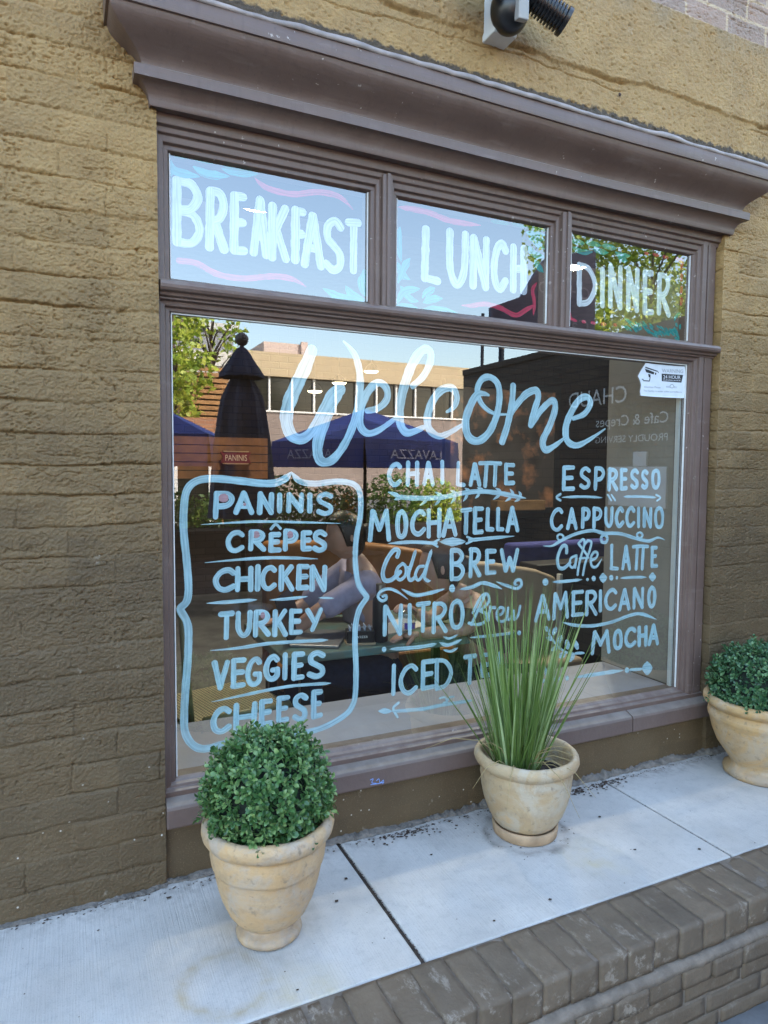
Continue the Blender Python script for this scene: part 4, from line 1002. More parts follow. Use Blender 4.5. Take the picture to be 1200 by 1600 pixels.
# ================================================================== POTS AND PLANTS
def pot_material(name, base, pale, bloom, seed):
    m, nt, b = new_mat(name)
    c = coords(nt); mp = nd(nt, 'Mapping'); mp.inputs['Location'].default_value = (seed, seed * .7, 0); nt.links.new(c, mp.inputs[0]); c = mp.outputs[0]
    sp = nd(nt, 'SeparateXYZ'); nt.links.new(coords(nt), sp.inputs[0])
    n = noise_tex(nt, c, 13, 6, 0.6)
    col = mixc(nt, mrange(nt, n, 0.3, 0.7), base, pale)
    col = mixc(nt, mrange(nt, noise_tex(nt, c, 8, 6, 0.7, 0.8), 0.46, 0.60, 0, 0.85), col, bloom)
    col = mixc(nt, mrange(nt, noise_tex(nt, c, 24, 6, .7), 0.5, 0.68, 0, 0.5), col, (0.30, 0.22, 0.14))
    col = mixc(nt, mth(nt, 'MULTIPLY', mrange(nt, sp.outputs[2], .05, .0), mrange(nt, noise_tex(nt, c, 18, 4), .35, .6)), col, (0.27, 0.21, 0.155))
    bands = noise_tex(nt, nd(nt, 'CombineXYZ', Z=mth(nt, 'MULTIPLY', sp.outputs[2], 1.0)).outputs[0], 60, 3)
    col = mixc(nt, mrange(nt, bands, 0.52, 0.68, 0, 0.35), col, (0.50, 0.38, 0.25))
    col = mixc(nt, mrange(nt, noise_tex(nt, c, 55, 4), 0.60, 0.74, 0, 0.65), col, (0.17, 0.13, 0.09))
    col = mixc(nt, mth(nt, 'MULTIPLY', mrange(nt, noise_tex(nt, c, 10, 3), 0.62, 0.7), 0.5), col, (0.58, 0.34, 0.12))
    nt.links.new(col, b.inputs['Base Color'])
    nt.links.new(mrange(nt, n, .3, .7, 0.55, 0.8), b.inputs['Roughness'])
    bump(nt, b, mth(nt, 'ADD', noise_tex(nt, c, 120, 4), mth(nt, 'MULTIPLY', bands, 0.6)), 0.5, 0.004)
    return m
M_pot1 = pot_material('aged_tan_clay', (0.47, 0.29, 0.135), (0.56, 0.39, 0.22), (0.44, 0.36, 0.28), 1.0)
M_pot2 = pot_material('weathered_buff_clay', (0.42, 0.28, 0.145), (0.48, 0.36, 0.21), (0.47, 0.40, 0.30), 5.3)
M_pot3 = pot_material('ochre_clay', (0.45, 0.27, 0.105), (0.51, 0.33, 0.15), (0.43, 0.34, 0.24), 9.1)
M_soil = simple('potting_soil', (0.035, 0.026, 0.020), 0.95, 0.5, 60, 0.8, 150, bd=0.006)
def leaf_material(name, a, b_, c_, tr=0.25, rough=0.42):
    m, nt, b = new_mat(name)
    isl = nd(nt, 'NewGeometry').outputs['Random Per Island']
    cr = nd(nt, 'ValToRGB'); nt.links.new(isl, cr.inputs[0])
    e = cr.color_ramp.elements; e[0].position = 0.0; e[0].color = (*a, 1); e[1].position = 1.0; e[1].color = (*c_, 1)
    k = e.new(0.55); k.color = (*b_, 1)
    col = mixc(nt, mrange(nt, noise_tex(nt, coords(nt), 90, 2), 0.3, 0.7, 0, 0.3), cr.outputs[0], b_)
    nt.links.new(col, b.inputs['Base Color']); b.inputs['Roughness'].default_value = rough; b.inputs['Specular IOR Level'].default_value = 0.5
    if tr:
        t = nd(nt, 'BsdfTranslucent'); nt.links.new(mixc(nt, 0.5, col, (0.25, 0.4, 0.05), 'ADD'), t.inputs[0])
        mx = nd(nt, 'MixShader'); mx.inputs[0].default_value = tr
        nt.links.new(b.outputs[0], mx.inputs[1]); nt.links.new(t.outputs[0], mx.inputs[2]); nt.links.new(mx.outputs[0], nt.nodes['Material Output'].inputs[0])
    return m
M_box = leaf_material('boxwood_leaf', (0.024, 0.070, 0.024), (0.070, 0.165, 0.050), (0.25, 0.37, 0.13), 0.12, 0.3)
M_box2 = leaf_material('dark_boxwood_leaf', (0.018, 0.060, 0.026), (0.044, 0.120, 0.048), (0.16, 0.28, 0.12), 0.12, 0.3)
M_inner_shade = simple('inner_shade', (0.006, 0.011, 0.005), 0.9, 0.4, 80, 0.5)  # near-black inner ball, standing in for shade between the leaves
M_grass = leaf_material('grass_blade', (0.055, 0.100, 0.018), (0.145, 0.225, 0.055), (0.44, 0.54, 0.27), 0.25, 0.45)

def boxwood_leaf(mb, p, d, side, L, Wd):
    """an obovate, slightly cupped leaf from p along d"""
    up_ = side.cross(d).normalized()
    rows = ((0.0, 0.10, 0.0), (0.3, 0.55, 0.03), (0.62, 1.0, 0.05), (0.86, 0.8, 0.02), (1.0, 0.2, -0.03))
    vs = []
    for t, w, cz in rows:
        c = p + d * (L * t) + up_ * (L * (0.14 * t * t * -1 + cz))
        vs += [c - side * (Wd * w / 2) + up_ * (Wd * 0.12 * w), c - up_ * (Wd * 0.04), c + side * (Wd * w / 2) + up_ * (Wd * 0.12 * w)]
    fs = []
    for r in range(len(rows) - 1):
        for k in (0, 1): fs.append((r * 3 + k, r * 3 + k + 1, r * 3 + 4 + k, r * 3 + 3 + k))
    mb.add(vs, fs)
def boxwood_ball(c, r, n_sprig, seed, zmin):
    rd = random.Random(seed); mb = MB(); c = Vector(c)
    ga = math.pi * (3 - math.sqrt(5))
    for i in range(n_sprig):
        z = 1 - 1.86 * (i + 0.5) / n_sprig; a = i * ga + rd.uniform(-.12, .12)
        q = math.sqrt(max(0, 1 - z * z)); n = Vector((q * math.cos(a), q * math.sin(a), z))
        lump = 1 + 0.045 * noise.noise(n * 2.6 + Vector((seed, 0, 0))) + 0.03 * noise.noise(n * 6 + Vector((0, seed, 0)))
        rr = r * lump * rd.uniform(0.80, 1.0)
        if rd.random() < .12: rr *= rd.uniform(1.02, 1.10)
        base = c + n * (rr - 0.030)
        ax = (n + Vector((rd.gauss(0, .45), rd.gauss(0, .45), rd.gauss(0.25, .4)))).normalized()
        s0 = ax.cross(Vector((rd.uniform(-1, 1), rd.uniform(-1, 1), rd.uniform(-1, 1)))).normalized()
        t0 = ax.cross(s0)
        sz = rd.uniform(0.82, 1.2)
        if (base + ax * .03).z < zmin: continue
        for k in range(4):
            for sg in (0, 1):
                ang = k * 1.57 + sg * math.pi + rd.uniform(-.35, .35)
                out = s0 * math.cos(ang) + t0 * math.sin(ang)
                spread = 1.15 - 0.24 * k + rd.uniform(-.2, .2)
                d = (ax * math.cos(spread) + out * math.sin(spread)).normalized()
                side = d.cross(ax).normalized()
                L = sz * (0.0190 - 0.0016 * k) * rd.uniform(.85, 1.15)
                boxwood_leaf(mb, base + ax * (0.007 * k), d, side, L, L * rd.uniform(.48, .6))
    return mb
def potted(name, x, y, prof, mat, label, rzn, z0=0.0, k=1.0):
    prof = [(r, z if z < z0 else z0 + (z - z0) * k) for r, z in prof]
    t = thing(name, (x, y, 0), label, 'potted plant', 'potted plants along the shop window')
    mb = MB(); mb.lathe(prof, 72, cap=False)
    mb.v = [tuple(Vector(v) + noise.noise_vector(Vector(v) * 16 + Vector((rzn, 0, 0))) * 0.0022 + noise.noise_vector(Vector(v) * 55 + Vector((rzn, 0, 0))) * 0.0007) for v in mb.v]
    o = mb.build('pot', mat, t, smooth=True)
    return t
prof1 = [(.0001, .0005), (.068, .0005), (.0735, .004), (.0755, .010), (.0735, .017), (.066, .022), (.058, .0265), (.0560, .030), (.0590, .034), (.0750, .044), (.0905, .060), (.1050, .086), (.1145, .112), (.1205, .136), (.1225, .149), (.1240, .1515), (.1265, .153), (.1280, .158), (.1300, .172), (.1310, .184), (.1285, .191), (.1270, .195), (.1300, .199), (.1410, .2035), (.1480, .210), (.1505, .219), (.1490, .229), (.1430, .2355), (.1350, .237), (.1290, .234), (.1260, .225), (.1230, .195), (.118, .180), (.0001, .178)]
t1 = potted('potted_boxwood', 0.404, -0.278, prof1, M_pot1, 'clipped boxwood ball in footed tan clay pot, nearest the camera below the word CHEESE', 0, .034, 1.21)
boxwood_ball((0, 0, .333), .160, 900, 3, .258).build('foliage', M_box, t1, smooth=True)
mb = MB(); mb.ball((0, 0, .333), .118, 24, 16); mb.v = [tuple(Vector(v) + noise.noise_vector(Vector(v) * 40) * .012) for v in mb.v]; mb.build('inner_shade_ball', M_inner_shade, t1, smooth=True)
prof2 = [(.0001, .030), (.082, .030), (.0940, .042), (.1105, .068), (.1225, .100), (.1300, .132), (.1320, .149), (.1320, .157), (.1345, .168), (.1340, .179), (.1300, .187), (.1310, .191), (.1400, .1955), (.1490, .203), (.1525, .212), (.1510, .222), (.1460, .2295), (.1390, .232), (.1320, .229), (.1285, .218), (.1240, .185), (.120, .160), (.0001, .158)]
t2 = potted('potted_grass', 1.213, -0.166, prof2, M_pot2, 'tall spiky grass in buff clay pot on a saucer, between the two boxwood balls', 4, .03, 1.08)
mb = MB(); mb.lathe([(.0001, .0008), (.089, .0008), (.0935, .004), (.0965, .028), (.0945, .033), (.0900, .0335), (.0870, .029), (.0001, .026)], 64, cap=False)
mb.build('saucer', simple('saucer_clay', (0.40, 0.27, 0.16), 0.75, 0.3, 20, 0.3, 90), t2, smooth=True)
mb = MB(); n = 40
pr = [(.0001 + .1235 * k / 14, (.178) + .003 * math.sin(k * 1.3)) for k in range(15)]
mb.lathe(pr, n, cap=False); mb.v = [tuple(Vector(v) + Vector((0, 0, .006 * noise.noise(Vector(v) * 45)))) for v in mb.v]
mb.build('soil', M_soil, t2, smooth=True)
rd = random.Random(21); mb = MB()
for i in range(310):
    a = rd.uniform(0, 2 * math.pi); r0 = 0.052 * math.sqrt(rd.random())
    b0 = Vector((-0.030 + r0 * math.cos(a) * 1.15, 0.0 + r0 * math.sin(a), .176))
    lean = abs(rd.gauss(0, .13)) + 0.22 * r0 / .052
    if rd.random() < .05: lean += .30
    az = a + rd.gauss(0, .5)
    L = rd.uniform(.26, .50) if rd.random() < .55 else rd.uniform(.46, .66)
    L *= 0.95 * (1.0 - 0.25 * min(1, lean))
    w = rd.choice([.0017, .0020, .0024, .003, .0036, .0045, .0060, .0095]) * rd.uniform(.8, 1.2)
    dirh = Vector((math.cos(az), math.sin(az), 0)); side = Vector((-math.sin(az + rd.uniform(-1.3, 1.3)), math.cos(az + rd.uniform(-1.3, 1.3)), 0)).normalized()
    n = 9; vs = []
    bend = rd.uniform(0.0, .12) * lean
    for k in range(n + 1):
        t = k / n; ang = lean * 0.75 + bend * t
        p = b0 + dirh * (L * t * math.sin(ang)) + Vector((0, 0, L * t * math.cos(ang)))
        ww = w * (0.55 + 0.45 * min(1, t * 4)) * (1 - max(0, (t - .45) / .55) ** 1.6 * .95) / 2
        fold = dirh * (ww * 0.5)
        vs += [p - side * ww - fold, p + fold * .4, p + side * ww - fold]
    fs = []
    for k in range(n):
        for s_ in (0, 1): fs.append((k * 3 + s_, k * 3 + s_ + 1, k * 3 + 4 + s_, k * 3 + 3 + s_))
    mb.add(vs, fs)
mb.build('blades', M_grass, t2, smooth=True)
mb = MB(); rd2 = random.Random(77)
for i in range(16):
    a = rd2.uniform(0, 6.28); b0 = Vector((-.03 + .04 * math.cos(a), .04 * math.sin(a), .178)); L = rd2.uniform(.10, .30); ln = rd2.uniform(.5, 1.2)
    pts = [b0 + Vector((math.cos(a) * math.sin(ln * t * 1.4), math.sin(a) * math.sin(ln * t * 1.4), math.cos(ln * t * 1.4))) * (L * t) for t in (0, .25, .5, .75, 1)]
    mb.tube(pts, [.0016, .0015, .0012, .0009, .0004], 5)
mb.build('dry_blades', simple('straw', (.36, .27, .12), .8), t2, smooth=True)

prof3 = [(.0001, .0005), (.110, .0005), (.1155, .005), (.1175, .014), (.1150, .024), (.1050, .031), (.0975, .036), (.0955, .043), (.100, .054), (.1180, .080), (.1400, .115), (.1570, .155), (.1650, .185), (.1680, .198), (.1715, .203), (.1735, .213), (.1715, .226), (.1640, .234), (.1640, .239), (.1720, .2435), (.1840, .251), (.1895, .261), (.1885, .272), (.1820, .280), (.1730, .283), (.1650, .279), (.161, .262), (.155, .23), (.0001, .22)]
t3 = potted('potted_boxwood', 2.205, -0.200, prof3, M_pot3, 'large dark boxwood ball in ochre clay pot, cut by right picture edge', 8)
boxwood_ball((0, 0, .292), .192, 1200, 9, .268).build('foliage', M_box2, t3, smooth=True)
mb = MB(); mb.ball((0, 0, .292), .150, 24, 16); mb.v = [tuple(Vector(v) + noise.noise_vector(Vector(v) * 40) * .012) for v in mb.v]; mb.build('inner_shade_ball', M_inner_shade, t3, smooth=True)

# ---- leaf litter and grit along the joints
rd = random.Random(5); mb = MB()
def chip(x, y, s, z=0.0015):
    a = rd.uniform(0, 6.28); n = rd.choice([4, 5, 6]); h = s * rd.uniform(.15, .5)
    vs = [(x + s * rd.uniform(.6, 1) * math.cos(a + 6.28 * k / n) * 1.3, y + s * rd.uniform(.6, 1) * math.sin(a + 6.28 * k / n), z + rd.uniform(0, h)) for k in range(n)]
    vs += [(x, y, z + h)]
    mb.add(vs, [(k, (k + 1) % n, n) for k in range(n)])
for i in range(420):
    x = rd.uniform(-.3, 2.4); chip(x, -0.020 - abs(rd.gauss(0, .010)), rd.uniform(.0012, .0035))
for i in range(260):
    x = rd.choice([rd.gauss(.90, .07), rd.gauss(1.52, .06), rd.gauss(1.66, .05)]); chip(x, -0.022 - abs(rd.gauss(0, .022)), rd.uniform(.0015, .0055))
for i in range(260):
    chip(.684 + rd.gauss(0, .0035), rd.uniform(-.51, 0), rd.uniform(.0012, .003), -.003)
for i in range(90): chip(1.661 + rd.gauss(0, .0025), rd.uniform(-.51, 0), rd.uniform(.001, .002), -.003)
for i in range(70): chip(rd.uniform(-.3, 2.4), rd.uniform(-.5, -.02), rd.uniform(.0008, .0022))
for i in range(60): a = rd.uniform(0, 6.28); r_ = abs(rd.gauss(.125, .02)); chip(1.213 + r_ * math.cos(a), -.166 + r_ * math.sin(a), rd.uniform(.001, .0028))
for i in range(9): chip(rd.uniform(.0, 2.3), -rd.uniform(.03, .48) ** 1.0, rd.uniform(.003, .006))
for x, y, s in ((1.52, -.045, .014), (1.535, -.05, .010), (.64, -.17, .006), (.585, -.245, .006), (.21, -.06, .008), (1.07, -.46, .006)): chip(x, y, s)
tag(mb.build('leaf_litter', simple('leaf_litter', (0.05, 0.032, 0.022), 0.95, 0.5, 200, 0.2)), kind='stuff')

# ================================================================== SECURITY FLOODLIGHT over the cornice
def floodlight():
    c = on_plane(799, 22, -.09)
    t = thing('security_floodlight', (c.x, 0, c.z - .06), 'black twin-head security floodlight on white wall box above the cornice', 'floodlight')
    # white junction box
    b0 = on_plane(779, 62, -.03)
    mb = MB(); mb.box(b0.x - .036, b0.x + .042, -.062, .004, b0.z - .002, b0.z + .16); part_world(mb.build('wall_box', M_white, t, bevel=.004, seg=3))
    # dome
    dc = Vector((c.x - .002, -.085, c.z + .012))
    mb = MB(); mb.ball(dc, .056, 28, 18, (1, .95, 1.15)); part_world(mb.build('sensor_dome', M_black, t, smooth=True))
    mb = MB(); mb.box(-.017, .017, -.0675, -.045, -.046, .06, Matrix.Translation(dc) @ Matrix.Rotation(R(-6), 4, 'Y') @ Matrix.Rotation(R(9), 4, 'X'))
    part_world(mb.build('sensor_lens', simple('grey_lens', (0.30, 0.29, 0.28), 0.35, .05), t, bevel=.003))
    for nm, p0, p1 in (('lamp_head', (c.x + .045, -.10, c.z + .062), (c.x + .165, -.125, c.z + .002)), ('lamp_head', (c.x - .05, -.10, c.z + .075), (c.x - .145, -.12, c.z + .042))):
        p0, p1 = Vector(p0), Vector(p1); d = (p1 - p0); L = d.length; q = d.to_track_quat('Z', 'Y').to_matrix().to_4x4()
        mt = Matrix.Translation(p0) @ q
        prof = [(.0001, 0), (.026, 0)]; nf = 11
        for k in range(nf):
            z0 = L * (0.05 + .85 * k / nf); z1 = z0 + L * .85 / nf * .45
            prof += [(.037, z0), (.037, z1), (.028, z1 + .0004), (.028, L * (0.05 + .85 * (k + 1) / nf) - .0004)]
        prof += [(.039, L * .91), (.039, L), (.034, L), (.033, L - .006), (.0001, L - .006)]
        mb = MB(); mb.lathe(prof, 28, cap=False, mtx=mt); h = part_world(mb.build(nm, M_black, t, auto=30))
        mb = MB(); mb.tube([Vector((c.x, -.08, c.z + .05)), p0 + d * .02], .011, 10); part_world(mb.build('arm', M_black, t, smooth=True))
floodlight()
mb = MB(); v = on_plane(968, 148, -.006); mb.lathe([(.0001, 0), (.006, .001), (.005, .003), (.0001, .005)], 10, mtx=Matrix.Translation(v) @ Matrix.Rotation(R(90), 4, 'X'))
tag(mb.build('wall_anchor', simple('rusty_metal', (.06, .03, .02), .8)), 'small rusty anchor stub in the yellow bricks above the cornice', 'anchor')
# ================================================================== INSIDE THE CAFE (seen through the glass)
FZ, CZ_ = -0.42, 2.72
M_in = simple('dark_brown_plaster', (0.030, 0.020, 0.015), 0.8, 0.25, 8, 0.2)
def inside_brick(name, axis, c1, c2, mo):
    m, nt, b = new_mat(name); c = coords(nt); sp = nd(nt, 'SeparateXYZ'); nt.links.new(c, sp.inputs[0])
    cb_ = nd(nt, 'CombineXYZ'); nt.links.new(sp.outputs[axis], cb_.inputs[0]); nt.links.new(sp.outputs[2], cb_.inputs[1])
    br = nd(nt, 'TexBrick', {'offset': .5}, Scale=1.0, Mortar_Size=0.006, Mortar_Smooth=.3, Brick_Width=.205, Row_Height=.0725); nt.links.new(cb_.outputs[0], br.inputs['Vector'])
    br.inputs['Color1'].default_value = (*c1, 1); br.inputs['Color2'].default_value = (*c2, 1); br.inputs['Mortar'].default_value = (*mo, 1)
    nt.links.new(mixc(nt, mrange(nt, noise_tex(nt, c, 20, 5), .3, .7, 0, .45), br.outputs[0], c2), b.inputs['Base Color']); b.inputs['Roughness'].default_value = .85
    bump(nt, b, mth(nt, 'ADD', mth(nt, 'MULTIPLY', br.outputs['Fac'], -1.0), mth(nt, 'MULTIPLY', noise_tex(nt, c, 70, 4), .5)), .6, .006)
    return m
M_inbrick = inside_brick('dark_inside_brick', 0, (0.050, 0.034, 0.026), (0.034, 0.024, 0.019), (0.022, 0.017, 0.014))
def quad(name, pts, mat, **k):
    m_ = MB(); m_.add(pts, [(0, 1, 2, 3)]); return m_.build(name, mat, **k)
mf, ntf, bf = new_mat('dark_patterned_tile'); cf = coords(ntf)
chk = nd(ntf, 'TexVoronoi', {'feature': 'DISTANCE_TO_EDGE'}, Scale=9.0, Randomness=0.35); ntf.links.new(cf, chk.inputs['Vector'])
ntf.links.new(mixc(ntf, mrange(ntf, chk.outputs[0], .02, .09), (0.035, 0.026, 0.022), (0.014, 0.011, 0.010)), bf.inputs['Base Color']); bf.inputs['Roughness'].default_value = .8; bf.inputs['Specular IOR Level'].default_value = .1
tag(quad('cafe_floor', [(-3, .1, FZ), (8, .1, FZ), (8, 5.6, FZ), (-3, 5.6, FZ)], mf), kind='structure')
tag(quad('cafe_ceiling', [(-3, .1, CZ_), (8, .1, CZ_), (8, 5.6, CZ_), (-3, 5.6, CZ_)], simple('ceiling_paint', (0.16, .13, .11), .9)), kind='structure')
iw = thing('cafe_interior_wall', (2, 5.6, FZ), 'dark brick wall at the back of the cafe room', 'wall')
part_world(quad('back_face', [(-3, 5.6, FZ), (8, 5.6, FZ), (8, 5.6, CZ_), (-3, 5.6, CZ_)], M_inbrick, parent=iw))
mb = MB()
for xx in (-3, 8): mb.add([(xx, .1, FZ), (xx, 5.6, FZ), (xx, 5.6, CZ_), (xx, .1, CZ_)], [(0, 1, 2, 3)])
for a, b_, z0, z1 in ((-3, .235, FZ, CZ_), (2.085, 8, FZ, CZ_), (.235, 2.085, 1.99, CZ_), (.235, 2.085, FZ, .245)):
    mb.add([(a, .455, z0), (b_, .455, z0), (b_, .455, z1), (a, .455, z1)], [(0, 1, 2, 3)])
part_world(mb.build('side_face', M_in, iw))
# the deep window bay: ledge, side cheeks, head
M_ledge = simple('pale_grey_ledge_paint', (0.34, 0.345, 0.385), 0.5, 0.08, 8, 0.1)
M_cheek = simple('beige_grey_paint', (0.30, 0.265, 0.225), 0.6, 0.08, 5, 0.15)
bay = thing('window_bay', (1.16, .25, .2), 'pale grey inner window ledge and beige bay side behind the big pane', 'window ledge')
mb = MB(); mb.box(.236, 2.084, .101, .452, .12, .2505); part_world(mb.build('ledge', M_ledge, bay, bevel=.008))
mb = MB(); mb.box(2.0735, 2.13, .072, .456, .2515, 1.985); part_world(mb.build('bay_side', M_cheek, bay, bevel=.006))
mb = MB(); mb.box(.19, .2435, .101, .456, .2515, 1.985); part_world(mb.build('bay_side', M_cheek, bay, bevel=.006))
mb = MB(); mb.box(.236, 2.072, .101, .456, 1.90, 1.985); part_world(mb.build('bay_head', M_in, bay))
mb = MB(); mb.box(2.062, 2.0725, .074, .090, .2515, 1.455); part_world(mb.build('inner_stop', M_white, bay))

# lamps
M_lamp = emis('warm_lamp_glow', (1.0, 0.88, 0.68), 40)
M_pend = emis('pendant_glow', (1.0, 0.80, 0.50), 1.6)
def at_z(px, py, z):
    d = ray(px, py); return CAM + d * ((z - CAM.z) / d.z)
for (px_, py_), lb in (((404, 316), 'lit round ceiling lamp seen through the BREAKFAST pane'), ((896, 412), 'lit round ceiling lamp seen at left of the DINNER pane'), ((928, 404), 'lit round ceiling lamp seen behind the middle of the DINNER pane')):
    c = at_z(px_, py_, CZ_ - .06)
    t = thing('ceiling_lamp', c, lb, 'lamp', 'round cafe ceiling lamps')
    mb = MB(); mb.lathe([(.0001, -.03), (.10, -.022), (.135, .0)], 28, cap=False); mb.build('lamp_glass', M_lamp, t, smooth=True)
    mb = MB(); mb.lathe([(.136, -.004), (.155, .0), (.16, .03), (.12, .058)], 28, cap=False); mb.build('lamp_rim', M_white, t, smooth=True)
for k, (px_, py_) in enumerate(((492, 614), (530, 601), (580, 583))):
    c = on_plane(px_, py_, 4.2)
    t = thing('pendant_lamp', c, ('lowest', 'middle', 'highest')[k] + ' of three small warm lamps glowing deep inside the cafe', 'lamp', 'small warm lamps deep in the cafe')
    mb = MB(); mb.lathe([(.0001, 0), (.055, .004), (.07, .02)], 20, cap=False); mb.build('bulb', M_pend, t, smooth=True)
    mb = MB(); mb.lathe([(.075, .015), (.05, .06), (.015, .09)], 20, cap=False); mb.tube([(0, 0, .09), (0, 0, CZ_ - c.z)], .004, 6); mb.build('shade', M_black, t, smooth=True)

# table
M_table = None
mt_, ntt, bt = new_mat('green_washed_wood'); ct = coords(ntt)
nn_ = noise_tex(ntt, coords(ntt, (2, 14, 14)), 3, 5); n2 = noise_tex(ntt, ct, 7, 4)
ct1 = mixc(ntt, mrange(ntt, nn_, .3, .7), (0.10, 0.14, 0.115), (0.20, 0.235, 0.19))
ntt.links.new(mixc(ntt, mrange(ntt, n2, .5, .65, 0, .6), ct1, (0.10, 0.26, 0.26)), bt.inputs['Base Color']); bt.inputs['Roughness'].default_value = .3
tb = thing('cafe_table', (1.5, 1.25, FZ), 'green washed wooden cafe table with bottle and cup on it', 'table')
TZ = .285
mb = MB(); mb.box(.80, 1.98, .93, 1.62, TZ - .035, TZ); part_world(mb.build('tabletop', mt_, tb, bevel=.004))
for lx in (.92, 1.86):
    for ly in (1.02, 1.52):
        mb = MB(); mb.box(lx - .02, lx + .02, ly - .02, ly + .02, FZ, TZ - .036); part_world(mb.build('leg', M_black, tb, bevel=.003))
# things on the table
c = on_plane(594, 996, 1.02); c.z = TZ
t = thing('water_bottle', c, 'tall black water bottle with steel cap on the cafe table', 'bottle')
mb = MB(); mb.lathe([(.0001, .001), (.034, .001), (.036, .006), (.036, .18), (.033, .197), (.024, .208), (.021, .213)], 32, cap=False); mb.build('body', simple('black_powder_coat', (.012, .013, .015), .4, .1), t, smooth=True)
mb = MB(); mb.lathe([(.0225, .213), (.0225, .232), (.021, .2335), (.0225, .235), (.0225, .262), (.020, .265), (.0001, .265)], 28, cap=False); mb.build('cap', simple('brushed_steel', (.55, .55, .55), .28, .1, 30, .05, metal=1), t, auto=30)
c = on_plane(636, 992, 1.00); c.z = TZ
t = thing('iced_coffee_cup', c, 'clear plastic cup with a little iced coffee and purple print on the cafe table', 'cup')
mg, ntg, bg_ = new_mat('clear_plastic'); ntg.nodes.remove(bg_)
trn = nd(ntg, 'BsdfTransparent', Color=(.82, .84, .85, 1)); glo = nd(ntg, 'BsdfGlossy', Roughness=.08); mxx = nd(ntg, 'MixShader'); mxx.inputs[0].default_value = .16
ntg.links.new(trn.outputs[0], mxx.inputs[1]); ntg.links.new(glo.outputs[0], mxx.inputs[2]); ntg.links.new(mxx.outputs[0], ntg.nodes['Material Output'].inputs[0])
mb = MB(); mb.lathe([(.0001, .001), (.030, .001), (.032, .004), (.044, .120), (.046, .122)], 28, cap=False); mb.build('cup_body', mg, t, smooth=True)
mb = MB(); mb.lathe([(.0001, .003), (.0295, .003), (.0312, .018), (.0001, .018)], 24, cap=False); mb.build('coffee', simple('milky_coffee', (.42, .28, .17), .3), t)
mb = MB(); mb.lathe([(.047, .121), (.047, .126), (.040, .132), (.012, .150), (.0001, .151)], 24, cap=False); mb.build('lid', mg, t, smooth=True)
mb = MB(); n = 8; mb.add([(.0395 * math.cos(a) , .0395 * math.sin(a), z) for z in (.055, .085) for a in [R(225 + 12 * k) for k in range(n)]], [(k, k + 1, n + k + 1, n + k) for k in range(n - 1)]); mb.build('print', simple('purple_ink', (.12, .06, .42), .5), t)
c = on_plane(562, 996, 1.03); c.z = TZ
t = thing('sugar_box', c, 'small black box of sugar packets with white script word on the cafe table', 'box', rz=R(-14))
mb = MB(); mb.box(-.062, .062, -.035, .035, .008, .062); mb.build('box_body', M_black, t, bevel=.003)
mb = MB(); mb.box(-.066, .066, -.042, .038, .0, .008); mb.build('tray', simple('pale_wood', (.45, .33, .2), .6), t)
mb = MB()
for k in range(9):
    xx = -.05 + .0125 * k; mb.box(xx, xx + .004, -.026, .026, .03, .078 + .008 * math.sin(k * 2.2), Matrix.Rotation(R(6 * math.sin(k * 3)), 4, 'Y'))
mb.build('sugar_packets', simple('blue_white_paper', (.42, .5, .66), .7, .4, 60), t)
def text_mesh(name, body, mat, parent, mtx, height, width=None, thick=0.0):
    cu_ = bpy.data.curves.new(name, 'FONT'); cu_.body = body; cu_.size = 1; cu_.resolution_u = 3; cu_.extrude = 0
    o = bpy.data.objects.new(name, cu_); COL.objects.link(o); bpy.context.view_layer.update()
    me = bpy.data.meshes.new_from_object(o.evaluated_get(bpy.context.evaluated_depsgraph_get())); bpy.data.objects.remove(o); bpy.data.curves.remove(cu_)
    mx = max(v.co.x for v in me.vertices); sx = (width / mx) if width else height / .72
    for v in me.vertices: v.co = mtx @ Vector((v.co.x * sx, v.co.y * height / .72, 0))
    return link(name, me, mat, parent)
M_letter = simple('white_lettering', (.78, .78, .76), .5, .05, 30, 0)
text_mesh('lettering', 'lavazza', M_letter, t, Matrix.Translation((-.03, -.0357, .03)) @ Matrix.Rotation(R(90), 4, 'X'), .016, .06)
# laptop and papers
c = on_plane(500, 996, 1.15); 
t = thing('laptop', (c.x, 1.15, TZ), 'open grey laptop tilted back on the left end of the cafe table', 'laptop', rz=R(60))
mb = MB(); mb.box(-.15, .15, -.11, .11, .0, .014); mb.build('keyboard_base', simple('grey_metal', (.25, .25, .26), .4, .05, metal=.6), t, bevel=.004)
mb = MB(); mb.box(-.15, .15, -.004, .004, 0, .21, Matrix.Translation((0, .11, .014)) @ Matrix.Rotation(R(-18), 4, 'X')); mb.build('screen_lid', M_black, t, bevel=.003)
mb = MB(); mb.box(-.15, .15, -.1, .1, 0, .004, Matrix.Rotation(R(20), 4, 'Z')); o = mb.build('paper_sheets', simple('white_paper', (.7, .68, .66), .7, .04)); o.location = (1.48, 1.25, TZ + .001)
tag(o, 'white paper sheets lying on the cafe table behind the cup', 'paper')
mb = MB(); mb.box(-.09, .09, -.05, .05, 0, .03); o = mb.build('black_case', M_black, bevel=.012, seg=3); o.location = (1.62, 1.06, TZ); o.rotation_euler.z = R(25)
tag(o, 'black soft case lying on the cafe table right of the cup', 'case')

